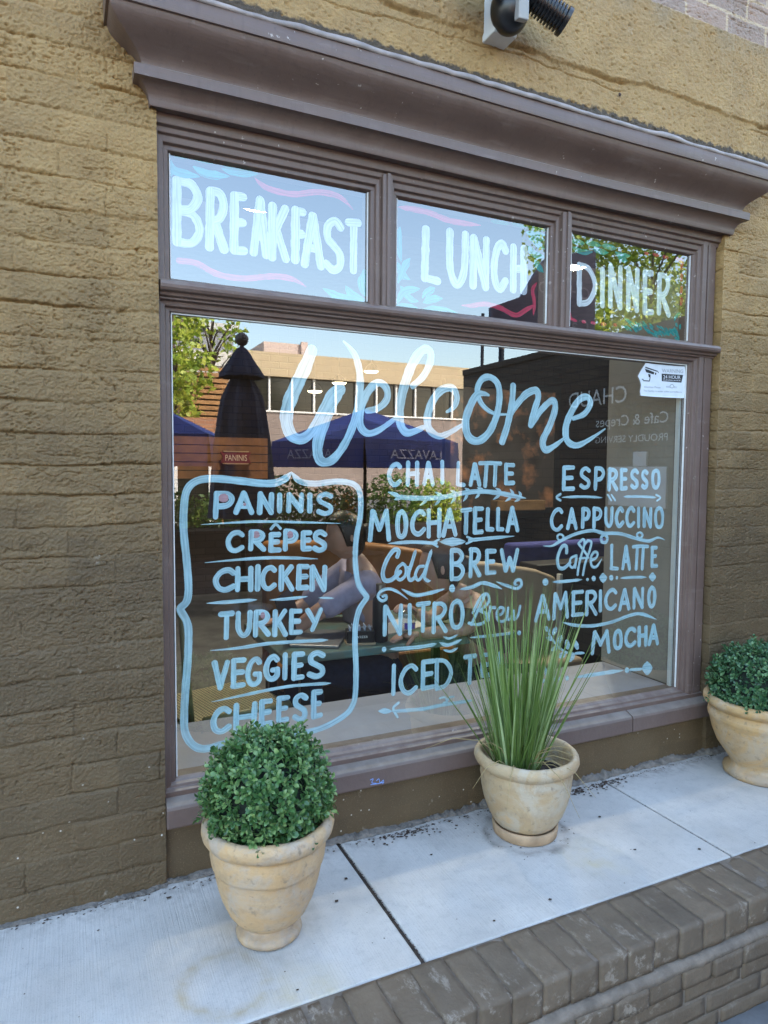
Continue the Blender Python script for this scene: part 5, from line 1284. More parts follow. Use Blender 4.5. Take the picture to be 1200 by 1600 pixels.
# seats
M_tan = simple('tan_leather', (0.34, 0.14, 0.035), 0.5, 0.2, 6, 0.2, 40)
M_cream = simple('cream_upholstery', (0.46, 0.36, 0.26), 0.6, 0.12, 6, 0.2, 60)
def slab_path(pts, th, y0, y1, name, mat, parent, bev=.03):
    mb = MB(); mb.prism([(p[0], p[1]) for p in pts], 'y', y0, y1); return part_world(mb.build(name, mat, parent, bevel=bev, seg=4, auto=40))
t = thing('bench_seat', (1.8, 2.0, FZ), 'long tan leather bench with curved high back behind the people', 'bench')
top = [(1.0 + .1 * k, .66 + .045 * math.sin(math.pi * k / 13) - .012 * k) for k in range(14)]
slab_path([(1.0, -.05)] + [(2.3, -.05)] + top[::-1], 0, 1.92, 2.04, 'backrest', M_tan, t)
mb = MB(); mb.box(1.0, 2.3, 1.66, 1.915, -.12, .03); part_world(mb.build('seat', M_tan, t, bevel=.03, seg=4)); mb = MB(); mb.box(1.02, 2.28, 1.7, 2.02, FZ, -.125); part_world(mb.build('base', M_in, t))
t = thing('lounge_seat', (2.5, 1.6, FZ), 'cream upholstered seat with sloping back right of the seated woman', 'seat')
slab_path([(2.02, -.35), (2.70, -.35), (2.70, .42), (2.55, .475), (2.25, .53), (2.02, .55)], 0, 1.50, 1.62, 'backrest', M_cream, t)
mb = MB(); mb.box(2.05, 2.68, 1.22, 1.495, -.30, .0); part_world(mb.build('seat', M_cream, t, bevel=.03, seg=4))
mb = MB(); mb.box(2.705, 2.725, 1.49, 1.52, FZ, .44); part_world(mb.build('trim', M_white, t))
mb = MB(); mb.box(2.74, 4.3, 1.75, 1.95, FZ, .46); o = mb.build('black_partition', simple('black_panel', (.012, .012, .013), .5), bevel=.01)
tag(o, 'black panel partition right of the cream seat', 'partition')
c0, c1 = on_plane(800, 850, 2.3), on_plane(945, 890, 2.3)
mb = MB(); mb.box(c0.x, c1.x + .5, 2.28, 2.42, c1.z - .05, c0.z); o = mb.build('blue_cushion', simple('navy_cloth', (.035, .04, .20), .8, .2, 12), bevel=.03, seg=3)
tag(o, 'navy blue cloth bolster above the black partition', 'cushion')
# rattan chair, lower left
def weave():
    m, nt, b = new_mat('woven_rattan'); c = coords(nt)
    w1 = nd(nt, 'TexWave', {'wave_type': 'BANDS', 'bands_direction': 'X'}, Scale=22.0); w2 = nd(nt, 'TexWave', {'wave_type': 'BANDS', 'bands_direction': 'Y'}, Scale=22.0)
    nt.links.new(c, w1.inputs['Vector']); nt.links.new(c, w2.inputs['Vector'])
    h = mth(nt, 'MAXIMUM', w1.outputs['Fac'], w2.outputs['Fac'])
    nt.links.new(mixc(nt, mrange(nt, h, .45, .7), (.05, .04, .025), (.55, .45, .25)), b.inputs['Base Color']); b.inputs['Roughness'].default_value = .5; bump(nt, b, h, .6, .006)
    return m
M_rat = weave(); M_cane = simple('olive_cane', (.27, .24, .12), .4, .25, 12, .2)
c = on_plane(340, 1098, 1.02)
t = thing('rattan_chair', (c.x, 1.02, FZ), 'woven yellow rattan bistro chair inside the lower left of the big pane', 'chair', rz=R(15))
sz = c.z - FZ
mb = MB(); mb.box(-.20, .24, -.20, .22, sz - .02, sz); mb.build('seat', M_rat, t, bevel=.01, seg=3)
for sx in (-.19, .23):
    for sy in (-.19, .21):
        mb = MB(); mb.tube([(sx, sy, 0), (sx * .95, sy * .95, sz - .022)], .014, 10); mb.build('leg', M_cane, t, smooth=True)
mb = MB(); mb.tube([(-.20, -.19, sz), (-.225, -.21, sz + .2), (-.23, -.19, sz + .42), (-.24, 0, sz + .48), (-.23, .19, sz + .42), (-.20, .20, sz)], .015, 10); mb.build('back_frame', M_cane, t, smooth=True)
mb = MB(); mb.tube([(-.16, -.21, sz + .02), (.06, -.215, sz + .012), (.22, -.2, sz + .0)], .016, 10); mb.build('rail', M_cane, t, smooth=True)
# framed picture, shelf, menu hood
t = thing('framed_picture', on_plane(785, 700, 4.0), 'dark framed picture of warm brown shapes hanging on the cafe wall', 'picture')
a, b_ = on_plane(702, 602, 4.0), on_plane(862, 792, 4.0)
mp_, ntp, bp = new_mat('dark_warm_abstract'); cp = coords(ntp); v1 = nd(ntp, 'TexVoronoi', Scale=5.0); ntp.links.new(cp, v1.inputs['Vector'])
ntp.links.new(mixc(ntp, mrange(ntp, noise_tex(ntp, cp, 4, 5), .52, .7), mixc(ntp, mrange(ntp, v1.outputs[0], 0, .6), (.02, .016, .013), (.05, .045, .045)), (.36, .17, .09)), bp.inputs['Base Color'])
mb = MB(); mb.box(a.x, b_.x, 3.98, 4.0, b_.z, a.z); part_world(mb.build('canvas', mp_, t))
mb = MB(); w = .06
mb.box(a.x - w, a.x, 3.96, 4.02, b_.z - w, a.z + w); mb.box(b_.x, b_.x + w, 3.96, 4.02, b_.z - w, a.z + w); mb.box(a.x, b_.x, 3.96, 4.02, a.z, a.z + w); mb.box(a.x, b_.x, 3.96, 4.02, b_.z - w, b_.z); part_world(mb.build('frame', M_black, t))
a, b_ = on_plane(768, 782, 3.6), on_plane(842, 796, 3.6)
mb = MB(); mb.box(a.x, b_.x, 3.5, 3.62, b_.z, a.z); o = mb.build('wooden_shelf', simple('oiled_wood', (.16, .095, .045), .6, .3, 10), bevel=.006); tag(o, 'short wooden wall ledge below the framed picture', 'shelf')
a, b_ = on_plane(272, 692, 3.5), on_plane(402, 748, 3.5)
t = thing('menu_hood', ((a.x + b_.x) / 2, 3.6, b_.z), 'brown wooden counter hood carrying a red PANINIS plaque', 'counter hood')
mb = MB()
for k in range(5): z = b_.z + (a.z + .06 - b_.z) * k / 5; mb.box(a.x - .3, b_.x + .1, 3.56, 3.70, z, z + (a.z + .06 - b_.z) / 5 - .006)
part_world(mb.build('boards', simple('orange_brown_wood', (.20, .085, .032), .5, .25, 10), t))
t = thing('menu_plaque', on_plane(368, 715, 3.5), 'small dark red ribbon plaque reading PANINIS inside the cafe', 'sign')
a, b_ = on_plane(344, 706, 3.5), on_plane(392, 724, 3.5); w_h = b_.x - a.x; h_ = a.z - b_.z
mb = MB(); pr = [(a.x, a.z), (b_.x, a.z), (b_.x - h_ * .25, (a.z + b_.z) / 2), (b_.x, b_.z), (a.x, b_.z), (a.x + h_ * .25, (a.z + b_.z) / 2)]
mb.prism(pr, 'y', 3.49, 3.51); part_world(mb.build('board', simple('dark_red_paint', (.16, .02, .025), .5), t))
mb = MB(); mb.prism([(a.x + .02, a.z + .008), (b_.x - .02, a.z + .008), (b_.x - .02, a.z), (a.x + .02, a.z)], 'y', 3.485, 3.515); mb.prism([(a.x + .02, b_.z), (b_.x - .02, b_.z), (b_.x - .02, b_.z - .008), (a.x + .02, b_.z - .008)], 'y', 3.485, 3.515); part_world(mb.build('border', simple('tan_paint', (.4, .25, .15), .5), t))
part_world(text_mesh('lettering', 'PANINIS', simple('cream_lettering', (.65, .5, .38), .5), t, Matrix.Translation((a.x + w_h * .14, 3.488, b_.z + h_ * .22)) @ Matrix.Rotation(R(90), 4, 'X'), h_ * .56, w_h * .72))

# ---- people
def skin(verts, edges, radii, sub=2, name='s'):
    me = bpy.data.meshes.new(name); me.from_pydata(verts, edges, []); me.update()
    o = bpy.data.objects.new(name, me); COL.objects.link(o)
    m = o.modifiers.new('skin', 'SKIN'); m.use_smooth_shade = True
    for k, r in enumerate(radii):
        sv = me.skin_vertices[0].data[k]; sv.radius = (r, r) if not isinstance(r, tuple) else r; sv.use_root = (k == 0)
    s_ = o.modifiers.new('sub', 'SUBSURF'); s_.levels = sub; s_.render_levels = sub
    bpy.context.view_layer.update()
    out = bpy.data.meshes.new_from_object(o.evaluated_get(bpy.context.evaluated_depsgraph_get()))
    vs = [tuple(v.co) for v in out.vertices]; fs = [tuple(p.vertices) for p in out.polygons]
    bpy.data.objects.remove(o); return vs, fs
def head(mb, c, f, u):
    """a head with brow, eyes, nose, lips, chin and ears, facing f"""
    f = f.normalized(); s = u.cross(f).normalized(); u = f.cross(s).normalized()
    nu, nv = 40, 30; vs = []
    g_ = lambda x, m_, w: math.exp(-((x - m_) / w) ** 2)
    for j in range(nv + 1):
        ph = math.pi * j / nv; z = -math.cos(ph); r = max(1e-3, math.sin(ph))
        for k in range(nu):
            a = 2 * math.pi * k / nu; x, y = r * math.cos(a), r * math.sin(a)   # x forward, y left
            jaw = 1 - 0.34 * max(0, -z) ** 1.5
            X = x * .098 * (jaw if x < 0 else 1 - .12 * max(0, -z) ** 2); Y = y * .074 * jaw; Zz = z * .118
            if x > 0:
                X += .020 * g_(y, 0, .13) * g_(z, -.16, .16) + .012 * g_(y, 0, .10) * g_(z, .05, .2)        # nose
                X -= .009 * (g_(y, .36, .16) + g_(y, -.36, .16)) * g_(z, .06, .12)                            # eye sockets
                X += .006 * g_(z, .22, .1) * g_(y, 0, .6)                                                     # brow
                X += .007 * g_(y, 0, .22) * (g_(z, -.43, .05) + g_(z, -.53, .05)) + .008 * g_(y, 0, .22) * g_(z, -.8, .14)
                X -= .003 * g_(y, 0, .25) * g_(z, -.48, .025)
            vs.append(c + f * X + s * Y + u * Zz)
    fs = []
    for j in range(nv):
        for k in range(nu): fs.append((j * nu + k, j * nu + (k + 1) % nu, (j + 1) * nu + (k + 1) % nu, (j + 1) * nu + k))
    mb.add(vs, fs)
    for sg in (1, -1): mb.ball(c + s * sg * .075 - f * .008 + u * .0, .028, 10, 8, (.6, .35, 1.05))
    return s, u
def hand(mb, w, d, n, curl=1.0, sg=1):
    """palm, four fingers and a thumb from wrist w along d, palm normal n"""
    d = d.normalized(); n = (n - d * n.dot(d)).normalized(); s = d.cross(n) * sg
    vs, fs = skin([tuple(w), tuple(w + d * .045), tuple(w + d * .08)], [(0, 1), (1, 2)], [(.022, .016), (.036, .014), (.036, .012)], 1); mb.add(vs, fs)
    for k, L in enumerate((.068, .078, .073, .056)):
        b0 = w + d * .082 + s * (.027 - .018 * k); p = [b0]; dd = d.copy()
        for q in range(3):
            dd = (dd + n * curl * .55).normalized(); p.append(p[-1] + dd * L * (.42, .32, .26)[q])
        vs, fs = skin([tuple(v) for v in p], [(0, 1), (1, 2), (2, 3)], [.0095, .009, .008, .0065], 1); mb.add(vs, fs)
    b0 = w + d * .03 + s * .03; p = [b0, b0 + (d * .6 + s * .7 + n * .3).normalized() * .035, b0 + (d * .8 + s * .5 + n * .6).normalized() * .065]
    vs, fs = skin([tuple(v) for v in p], [(0, 1), (1, 2)], [.012, .010, .008], 1); mb.add(vs, fs)
M_skin = simple('skin', (0.52, 0.30, 0.22), 0.5, 0.06, 8, 0.05); M_skin.node_tree.nodes['Principled BSDF'].inputs['Subsurface Weight'].default_value = 0.1
M_hair = simple('dark_brown_hair', (0.018, 0.012, 0.010), 0.45, 0.3, 40, 0.5, 160)
def hairball(name, t, c, f, u, back=True):
    f = f.normalized(); s = u.cross(f).normalized(); u = f.cross(s).normalized(); nu, nv = 32, 20; vs = []; mb = MB()
    for j in range(nv + 1):
        ph = math.pi * j / nv; z = -math.cos(ph); r = max(1e-3, math.sin(ph))
        for k in range(nu):
            a = 2 * math.pi * k / nu; x, y = r * math.cos(a), r * math.sin(a)
            face = max(0, x - .30) * (1 if z < .52 else max(0, 1 - (z - .52) * 4))
            X = x * .108 - face * .16; Y = y * .084; Zz = z * .128
            if z < -.35: X = min(X, -.01); X = X * .8 - .012
            w_ = noise.noise(Vector((x * 6, y * 6, z * 2))) * .004
            vs.append(c + f * (X + w_) + s * (Y * (1 + w_ * 8)) + u * (Zz + .006))
    mb.add(vs, [(j * nu + k, j * nu + (k + 1) % nu, (j + 1) * nu + (k + 1) % nu, (j + 1) * nu + k) for j in range(nv) for k in range(nu)])
    if back: mb.ball(c - f * .115 - u * .02, .042, 14, 10)
    part_world(mb.build(name, M_hair, t, smooth=True))
def person(t, J, cloth_mat, legs_mat, face, upv, arms_bare=True):
    """J: joints in world coordinates"""
    V = Vector; j = {k: V(v) for k, v in J.items()}
    chest = j['neck'].lerp(j['pelvis'], .30); waist = j['neck'].lerp(j['pelvis'], .68); nb = j['neck']
    vs = [j['pelvis'], waist, chest, nb, nb.lerp(j['head'], .45), j['lsh'], j['lel'], j['lwr'], j['rsh'], j['rel'], j['rwr'], j['lhip'], j['lkn'], j['lan'], j['rhip'], j['rkn'], j['ran']]
    ed = [(0, 1), (1, 2), (2, 3), (3, 4), (2, 5), (5, 6), (6, 7), (2, 8), (8, 9), (9, 10), (0, 11), (11, 12), (12, 13), (0, 14), (14, 15), (15, 16)]
    ra = [.125, .115, .125, .060, .052, .055, .042, .026, .055, .042, .026, .085, .058, .040, .085, .058, .040]
    mb = MB(); a, b_ = skin([tuple(v) for v in vs], ed, ra); mb.add(a, b_)
    s, u = head(mb, j['head'], V(face), V(upv))
    hand(mb, j['lwr'], j['lwr'] - j['lel'], V((0, 0, -1)), .5); hand(mb, j['rwr'], j['rwr'] - j['rel'], V((-.3, -.2, -1)), 1.2, -1)
    part_world(mb.build('body', M_skin, t, smooth=True))
    # top: torso and short or long sleeves, a little larger than the body
    le = j['lsh'].lerp(j['lel'], .72 if arms_bare else 1.0); re_ = j['rsh'].lerp(j['rel'], .72 if arms_bare else 1.0)
    vs = [j['pelvis'], waist, chest, nb - V((0, 0, .035)), j['lsh'], le, j['rsh'], re_]; ed = [(0, 1), (1, 2), (2, 3), (2, 4), (4, 5), (2, 6), (6, 7)]
    mb = MB(); a, b_ = skin([tuple(v) for v in vs], ed, [.140, .130, .142, .072, .070, .058, .070, .058])
    a = [tuple(V(v) + noise.noise_vector(V(v) * 14) * .008) for v in a]
    mb.add(a, b_); part_world(mb.build('shirt', cloth_mat, t, smooth=True))
    vs = [j['pelvis'], j['lhip'], j['lkn'], j['lan'], j['rhip'], j['rkn'], j['ran']]; ed = [(0, 1), (1, 2), (2, 3), (0, 4), (4, 5), (5, 6)]
    mb = MB(); a, b_ = skin([tuple(v) for v in vs], ed, [.145, .10, .074, .058, .10, .074, .058]); a = [tuple(V(v) + noise.noise_vector(V(v) * 12) * .008) for v in a]
    mb.add(a, b_); part_world(mb.build('trousers', legs_mat, t, smooth=True))
    hairball('hair', t, j['head'], V(face), V(upv))
t = thing('person', (1.85, 1.15, FZ), 'seated dark-haired woman in mauve top, chin on her hand at the cafe table', 'person')
H = on_plane(688, 886, 1.02)
d = Vector((-.87, .42, -.30)); hx, hy, hz = H
person(t, dict(head=H, neck=(hx + .115, hy - .02, hz - .155), pelvis=(hx + .34, hy + .02, .06), lsh=(hx + .07, hy - .17, hz - .20), lel=(hx + .10, hy - .13, TZ + .05), lwr=(hx - .14, hy - .06, TZ + .03),
     rsh=(hx + .18, hy + .16, hz - .19), rel=(hx + .0, hy + .09, TZ + .045), rwr=(hx - .105, hy + .045, hz - .215),
     lhip=(hx + .30, hy - .09, .02), lkn=(hx - .10, hy - .10, .05), lan=(hx - .10, hy - .10, FZ + .06), rhip=(hx + .30, hy + .11, .02), rkn=(hx - .10, hy + .12, .05), ran=(hx - .1, hy + .12, FZ + .06)),
     simple('mauve_jersey', (0.20, 0.125, 0.115), .85, .15, 30, .3, 200), simple('charcoal_denim', (.02, .022, .03), .85, .2, 40, .3, 200), d, (-.3, .1, 1))
t = thing('person', (1.15, 1.5, FZ), 'person in lavender shirt and navy trousers bent forward at the left table end', 'person')
H2 = on_plane(540, 838, 1.40); hx, hy, hz = H2
person(t, dict(head=H2, neck=(hx + .07, hy + .0, hz - .15), pelvis=(hx + .22, hy + .06, .06), lsh=(hx + .05, hy - .17, hz - .21), lel=(hx - .22, hy - .20, hz - .33), lwr=(hx - .36, hy - .10, hz - .47),
     rsh=(hx + .06, hy + .17, hz - .19), rel=(hx - .16, hy + .2, hz - .38), rwr=(hx - .34, hy + .12, hz - .42),
     lhip=(hx + .18, hy - .08, .03), lkn=(hx - .22, hy - .10, .10), lan=(hx - .2, hy - .1, FZ + .06), rhip=(hx + .18, hy + .14, .03), rkn=(hx - .22, hy + .14, .07), ran=(hx - .2, hy + .14, FZ + .06)),
     simple('lavender_cotton', (0.34, 0.31, 0.44), .85, .15, 20, .3, 160), simple('navy_cotton', (.02, .025, .06), .85, .2, 40, .3, 200), Vector((-.9, .1, -.35)), (-.3, 0, 1), False)
# ================================================================== ACROSS THE STREET (what the glass mirrors)
M_bbrick = inside_brick('brown_painted_brick', 1, (0.125, 0.090, 0.062), (0.095, 0.070, 0.050), (0.06, 0.045, 0.034))
t = thing('side_brick_wall', (3.6, -2, GZ), 'brown brick wall at right angles to the shopfront, seen mirrored in the glass', 'wall')
mb = MB(); mb.box(3.5, 3.8, -3.80, -.004, GZ, 1.975); part_world(mb.build('brickwork', M_bbrick, t))
mb = MB(); mb.box(3.49, 3.81, -3.81, -.004, 1.9755, 2.035); part_world(mb.build('coping', M_bbrick, t, bevel=.01))
# lettering on it: read looking along +X, from the facade outwards
sg = thing('wall_sign', (3.49, -1.8, 1.5), 'white three-line shop lettering painted on the side brick wall, mirrored in the glass', 'sign')
def on_side(name, s_, y0, z0, h, w, mat=M_letter, x=3.494):
    mt = Matrix.Translation((x, y0, z0)) @ Matrix(((0, 0, -1, 0), (-1, 0, 0, 0), (0, 1, 0, 0), (0, 0, 0, 1)))
    part_world(text_mesh(name, s_, mat, sg, mt, h, w))
on_side('lettering', 'CHAUD', -1.66, 1.545, .12, .60)
on_side('lettering', 'Cafe & Crepes', -1.30, 1.385, .075, .66)
on_side('lettering', 'PROUDLY SERVING', -1.30, 1.27, .048, .66)
mb = MB(); mb.box(3.478, 3.497, -1.80, -1.29, .83, 1.10); mb.box(3.478, 3.497, -1.58, -1.46, 1.102, 1.20)
o = mb.build('notice_board', simple('white_board', (.62, .63, .66), .5, .05), bevel=.004); tag(o, 'white notice board under the lettering on the side wall', 'notice board')
# hanging sign on a post
M_dim = simple('dull_lettering', (.30, .28, .34), .6, .1, 30, 0)
t = thing('hanging_sign', (5.0, -5.0, GZ), 'dark blue shop sign board on a post beyond the side wall', 'sign')
mb = MB(); mb.prism([(4.55, 2.70), (6.12, 2.70), (6.10, 3.85), (5.66, 3.74), (5.30, 3.62), (5.16, 3.42), (4.98, 3.15), (4.55, 2.98)], 'y', -4.96, -4.90)
part_world(mb.build('board', simple('navy_board', (.03, .028, .085), .5, .1), t))
mt = Matrix(((-1, 0, 0, 6.02), (0, 0, 1, -4.894), (0, 1, 0, 3.22), (0, 0, 0, 1)))
part_world(text_mesh('lettering', 'CHAUD', M_dim, t, mt, .15, .80)); mt = mt.copy(); mt[2][3] = 2.82; part_world(text_mesh('lettering', 'Cafe', M_dim, t, mt, .15, .48))
mb = MB(); mb.tube([(4.72, -4.93, GZ), (4.72, -4.93, 2.69)], .035, 10); mb.tube([(4.45, -4.93, GZ), (4.45, -4.93, 2.9)], .02, 8); part_world(mb.build('post', M_black, t, smooth=True))

# opposite building with a cream fascia and a ribbon of windows
M_cream_w = simple('cream_render', (.46, .36, .225), .9, .06, 2, .1); M_brown_w = simple('brown_render', (.24, .19, .165), .9, .1, 2, .1)
M_dglass = simple('dark_window_glass', (.018, .017, .014), .12, .1, 1, 0); M_mull = simple('white_mullion', (.7, .68, .64), .5, .05)
t = thing('office_building', (12, -28, GZ), 'cream office building with a long ribbon of windows across the street', 'building')
Y0 = -28.0
mb = MB(); mb.box(-6, 30, Y0 - 10, Y0, 5.22, 6.28); part_world(mb.build('fascia', M_cream_w, t))
mb = MB(); mb.box(-6, 30, Y0 - 10, Y0 - .12, GZ, 3.62); part_world(mb.build('wall', M_brown_w, t))
mb = MB(); mb.box(-6, 30, Y0 - 10, Y0 - .3, 3.62, 5.22); part_world(mb.build('window_ribbon', M_dglass, t))
x = 2.0
while x < 26:
    mb = MB(); mb.box(x - .045, x + .045, Y0 - .299, Y0 - .16, 3.70, 5.22); x += 1.06
    part_world(mb.build('mullion', M_mull, t))
mb = MB(); mb.box(-6, 30, Y0 - .299, Y0 - .05, 3.622, 3.70); part_world(mb.build('window_sill', M_mull, t))
mb = MB(); mb.box(8.6, 10.7, -33, -30, 6.281, 7.1); mb.box(10.4, 10.72, -30, -29.8, 6.281, 7.2); part_world(mb.build('roof_box', simple('pinkish_render', (.5, .40, .36), .9), t))
# grey building and timber screen at the left
t = thing('grey_building', (0, -21, GZ), 'pale grey building with window band at the left across the street', 'building')
mb = MB(); mb.box(-10, 5.1, -26, -20, GZ, 4.3); part_world(mb.build('wall', simple('pale_grey_render', (.46, .43, .39), .9, .08, 2), t))
mb = MB(); mb.box(-10, 5.15, -26.05, -19.95, 4.301, 4.75); part_world(mb.build('band', simple('light_grey_render', (.6, .57, .52), .9), t))
mb = MB(); mb.box(-10, 5.0, -26, -20.4, 4.751, 5.5); part_world(mb.build('upper_storey', simple('slate_grey_render', (.22, .23, .25), .8), t)); mb = MB(); mb.box(-10, 5.15, -26.05, -20.3, 5.501, 5.72); part_world(mb.build('eaves', simple('light_eaves', (.5, .5, .5), .8), t))
t = thing('timber_screen', (1, -13.9, GZ), 'orange timber slat screen behind the young tree across the street', 'screen')
M_slat = simple('orange_cedar', (.32, .16, .055), .6, .2, 6)
mb = MB(); z = .9
while z < 3.3: mb.box(-4, 3.42, -13.93, -13.88, z, z + .085); z += .125
part_world(mb.build('slats', M_slat, t)); mb = MB()
for x in (-3.9, -2, -.1, 1.6, 3.3): mb.box(x - .05, x + .05, -14.04, -13.935, GZ, 3.35)
part_world(mb.build('posts', M_slat, t)); mb = MB(); mb.box(-4, 3.42, -14.2, -14.05, GZ, 3.2); part_world(mb.build('backing', simple('shadow_board', (.10, .06, .03), .9), t))
t = thing('brick_kiosk', (.8, -11, GZ), 'low orange brick kiosk with white framed window across the street', 'kiosk')
mb = MB(); mb.box(-2.5, 2.62, -13.5, -11.0, GZ, 2.0); part_world(mb.build('wall', inside_brick('orange_brick', 0, (.42, .20, .10), (.34, .15, .08), (.3, .24, .2)), t))
mb = MB()
a, b_ = (1.86, 1.28), (2.42, .4)
for x0, x1, z0, z1 in ((1.74, 1.84, -.1, 1.32), (2.40, 2.50, -.1, 1.32), (1.84, 2.40, 1.22, 1.32), (1.84, 2.40, -.1, 0.0)): mb.box(x0, x1, -10.999, -10.93, z0, z1)
part_world(mb.build('window_frame', M_mull, t)); mb = MB(); mb.box(1.84, 2.40, -10.998, -10.985, 0, 1.22); part_world(mb.build('pane', M_dglass, t))

# foliage
def leaf_cloud(mb, rd, c, rad, n, L, flat=1.0):
    for i in range(n):
        while True:
            v = Vector((rd.uniform(-1, 1), rd.uniform(-1, 1), rd.uniform(-1, 1)))
            if v.length < 1 and v.length > .25: break
        p = Vector(c) + Vector((v.x * rad[0], v.y * rad[1], v.z * rad[2]))
        d = Vector((rd.gauss(0, 1), rd.gauss(0, 1), rd.gauss(-.2, .8))).normalized(); s = d.cross(Vector((rd.gauss(0, 1), rd.gauss(0, 1), rd.gauss(0, 1)))).normalized()
        l = L * rd.uniform(.6, 1.3); w = l * .3
        mb.add([p, p + d * l * .45 + s * w, p + d * l, p + d * l * .45 - s * w], [(0, 1, 2, 3)])
M_lt = leaf_material('yellow_green_leaf', (.15, .24, .02), (.32, .40, .04), (.52, .52, .09), .25, .5)
M_hd = leaf_material('hedge_leaf', (.03, .08, .015), (.08, .16, .03), (.22, .28, .06), .3, .45)
M_bark = simple('bark', (.11, .08, .06), .9, .3, 20, .6)
def tree(loc, h, crown, label, n, L, seed, mat, spread=.42):
    rd = random.Random(seed); t = thing('tree', loc, label, 'tree')
    mb = MB(); cz, rx, rz_ = crown
    mb.tube([(0, 0, 0), (.03, .02, h * .35), (-.04, .03, h * .7), (.02, 0, h * .92)], [.07 * h / 5 + .02, .055 * h / 5 + .01, .03 * h / 5 + .01, .012], 9)
    tips = []
    for k in range(16):
        a = rd.uniform(0, 6.28); z0 = cz - rz_ + rd.uniform(0, 1.5) * rz_; r = rx * rd.uniform(.4, .95)
        tip = Vector((r * math.cos(a), r * math.sin(a), min(h, z0 + rd.uniform(.2, .9) * rz_))); tips.append(tip)
        mb.tube([(0, 0, z0), tuple(tip * .5 + Vector((0, 0, z0 * .5 + .1))), tuple(tip)], [.03, .018, .006], 6)
    mb.build('trunk', M_bark, t, smooth=True)
    mb = MB()
    for tip in tips: leaf_cloud(mb, rd, tip, (rx * spread, rx * spread, rz_ * spread * .85), n // 16, L)
    mb.build('crown', mat, t); return t
tree((2.05, -12.6, GZ), 5.6, (3.3, .75, 1.4), 'slender young tree with pale green leaves before the timber screen', 2300, .16, 3, M_lt)
tree((3.25, -15.0, GZ), 5.4, (4.0, .9, 1.1), 'thin light tree by the corner of the grey building', 420, .16, 8, M_lt)
tree((12.6, -10.2, GZ), 7.4, (4.5, 2.1, 2.6), 'broad sunlit tree beyond the side wall, mirrored in the DINNER pane', 21000, .14, 5, M_lt, .62)
rd = random.Random(31); M_petal = simple('orange_petals', (.75, .30, .03), .6, .3, 30)
for k, (x, y, r, h) in enumerate(((3.2, -8.9, .6, 1.15), (4.2, -9.1, .62, 1.0), (5.25, -9.0, .6, 1.2), (6.25, -9.1, .55, 1.1), (2.3, -9.3, .55, .9), (1.3, -9.2, .6, 1.0))):
    t = thing('hedge_shrub', (x, y, GZ), ('leafy green shrub left of the flowering one in the planting bed', 'shrub dotted with orange and yellow flowers in the planting bed', 'tall green shrub under the middle of the blue parasol', 'pale leaved shrub at right end of the planting bed', 'small shrub next to the leftmost in the planting bed', 'rounded shrub at left end of the planting bed')[k], 'shrub', 'shrubs in the planting bed across the terrace')
    mb = MB(); leaf_cloud(mb, rd, (0, 0, h * .6), (r, r * .7, h * .5), 1500, .085)
    if k == 1: mb.mi = 1; leaf_cloud(mb, rd, (0, .1, h * .7), (r * .9, r * .6, h * .4), 160, .09)
    mb.build('foliage', [M_hd if k != 3 else M_lt, M_petal], t)
    mb = MB(); [mb.tube([(0, 0, 0), (r * .4 * math.cos(a), r * .3 * math.sin(a), h * .8)], .012, 6) for a in (0, 1.3, 2.6, 3.9, 5.2)]; mb.build('stems', M_bark, t)
    if k == 1:
        pass
mb = MB(); mb.box(.4, 7.0, -9.7, -8.5, GZ, .12); tag(mb.build('planter_bed', simple('dark_timber', (.028, .02, .016), .9)), 'long dark planting bed holding the shrubs', 'planter')

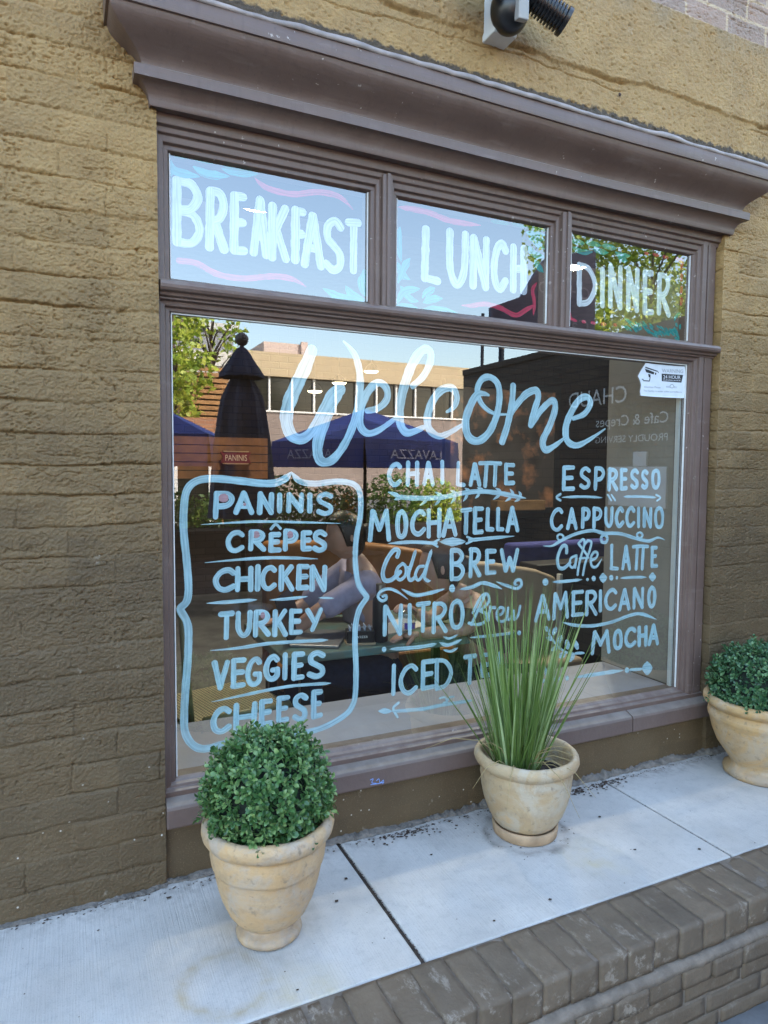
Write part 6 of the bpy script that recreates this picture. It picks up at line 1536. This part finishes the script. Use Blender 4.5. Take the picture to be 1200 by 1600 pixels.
# parasols
M_navy = simple('navy_canvas', (.008, .022, .14), .8, .12, 6, .2, 90); M_dnavy = simple('faded_navy_canvas', (.016, .020, .05), .8, .2, 8, .3, 90)
def open_parasol(loc, rz, label):
    t = thing('open_parasol', loc, label, 'parasol', 'blue terrace parasols', rz=rz)
    Rr, zt, ze, zv = 1.42, 2.30, 1.78, 1.38
    n = 9
    mb = MB()
    for s_ in range(4):
        a0, a1 = R(90 * s_ - 45), R(90 * s_ + 45); q = Rr * math.sqrt(2) * .72
        A, B = Vector((q * math.cos(a0), q * math.sin(a0), ze)), Vector((q * math.cos(a1), q * math.sin(a1), ze)); T = Vector((0, 0, zt))
        vs = []; 
        for i in range(n + 1):
            for j in range(n + 1):
                e = A.lerp(B, j / n); p = T.lerp(e, i / n); p.z -= .05 * math.sin(math.pi * i / n) * (1 - abs(2 * j / n - 1)) ; vs.append(p)
        mb.add(vs, [(i * (n + 1) + j, i * (n + 1) + j + 1, (i + 1) * (n + 1) + j + 1, (i + 1) * (n + 1) + j) for i in range(n) for j in range(n)])
    mb.build('canopy', M_navy, t, smooth=True)
    for s_ in range(4):
        a0, a1 = R(90 * s_ - 45), R(90 * s_ + 45); q = Rr * math.sqrt(2) * .722
        A, B = Vector((q * math.cos(a0), q * math.sin(a0), ze)), Vector((q * math.cos(a1), q * math.sin(a1), ze)); nrm = (A + B); nrm.z = 0; nrm.normalize()
        mb = MB(); vs = []
        for j in range(25):
            e = A.lerp(B, j / 24); vs += [e + nrm * .01, e + nrm * (.03 + .03 * math.sin(j * 1.1)) + Vector((0, 0, zv - ze))]
        mb.add(vs, [(2 * j, 2 * j + 1, 2 * j + 3, 2 * j + 2) for j in range(24)]); v_ = mb.build('valance', M_navy, t, smooth=True)
        dr = (B - A).normalized(); L = (B - A).length
        # white lettering on the valance, readable from outside
        org = A.lerp(B, .22) + nrm * .065 + Vector((0, 0, -.27))
        mt = Matrix(((dr.x, 0, nrm.x, org.x), (dr.y, 0, nrm.y, org.y), (0, 1, 0, org.z), (0, 0, 0, 1)))
        text_mesh('lettering', 'LAVAZZA', M_dim, v_, mt, .14, L * .56)
    mb = MB(); mb.tube([(0, 0, 0.02), (0, 0, zt + .05)], .028, 10); mb.build('pole', M_black, t, smooth=True)
    mb = MB(); mb.lathe([(.0001, 0), (.32, 0), (.32, .04), (.05, .08), (.04, .3)], 24, cap=False); mb.build('base', M_black, t, auto=30)
open_parasol((4.25, -7.9, GZ), R(69), 'open square blue parasol with white lettering, centre of the mirrored terrace')
open_parasol((.98, -8.0, GZ), R(20), 'open square blue parasol at the left of the mirrored terrace, partly cut off')
t = thing('closed_parasol', (1.48, -4.38, GZ), 'closed dark navy terrace parasol with ball finial and flared top', 'parasol', 'blue terrace parasols')
H0 = -GZ
def fold(prof, n, amp, ph):
    mb = MB(); vs = []
    for r, z in prof:
        for k in range(n):
            a = 2 * math.pi * k / n; rr = r * (1 + amp * math.cos(8 * a + ph + z * 2) + amp * .4 * math.cos(16 * a))
            vs.append((rr * math.cos(a), rr * math.sin(a), z + H0))
    m_ = len(prof); mb.add(vs, [(j * n + k, j * n + (k + 1) % n, (j + 1) * n + (k + 1) % n, (j + 1) * n + k) for j in range(m_ - 1) for k in range(n)]); return mb
fold([(.30, .62), (.29, .80), (.27, 1.0), (.235, 1.3), (.20, 1.55), (.17, 1.72), (.11, 1.86), (.05, 1.95)], 96, .10, 0).build('canopy', M_dnavy, t, smooth=True)
fold([(.20, 1.90), (.195, 1.93), (.13, 2.03), (.075, 2.12), (.045, 2.165), (.02, 2.18)], 64, .06, 1).build('vent_cap', M_dnavy, t, smooth=True)
mb = MB(); mb.ball((0, 0, 2.25 + H0), .062, 16, 12); mb.tube([(0, 0, 2.15 + H0), (0, 0, 2.22 + H0)], .02, 8); mb.build('finial', simple('grey_wood', (.16, .14, .13), .6), t, smooth=True)
mb = MB(); mb.tube([(0, 0, .02), (0, 0, 2.16 + H0)], .026, 10); mb.build('pole', M_black, t, smooth=True)
mb = MB(); mb.lathe([(.0001, 0), (.28, 0), (.28, .05), (.05, .09), (.04, .3)], 24, cap=False); mb.build('base', M_black, t, auto=30)
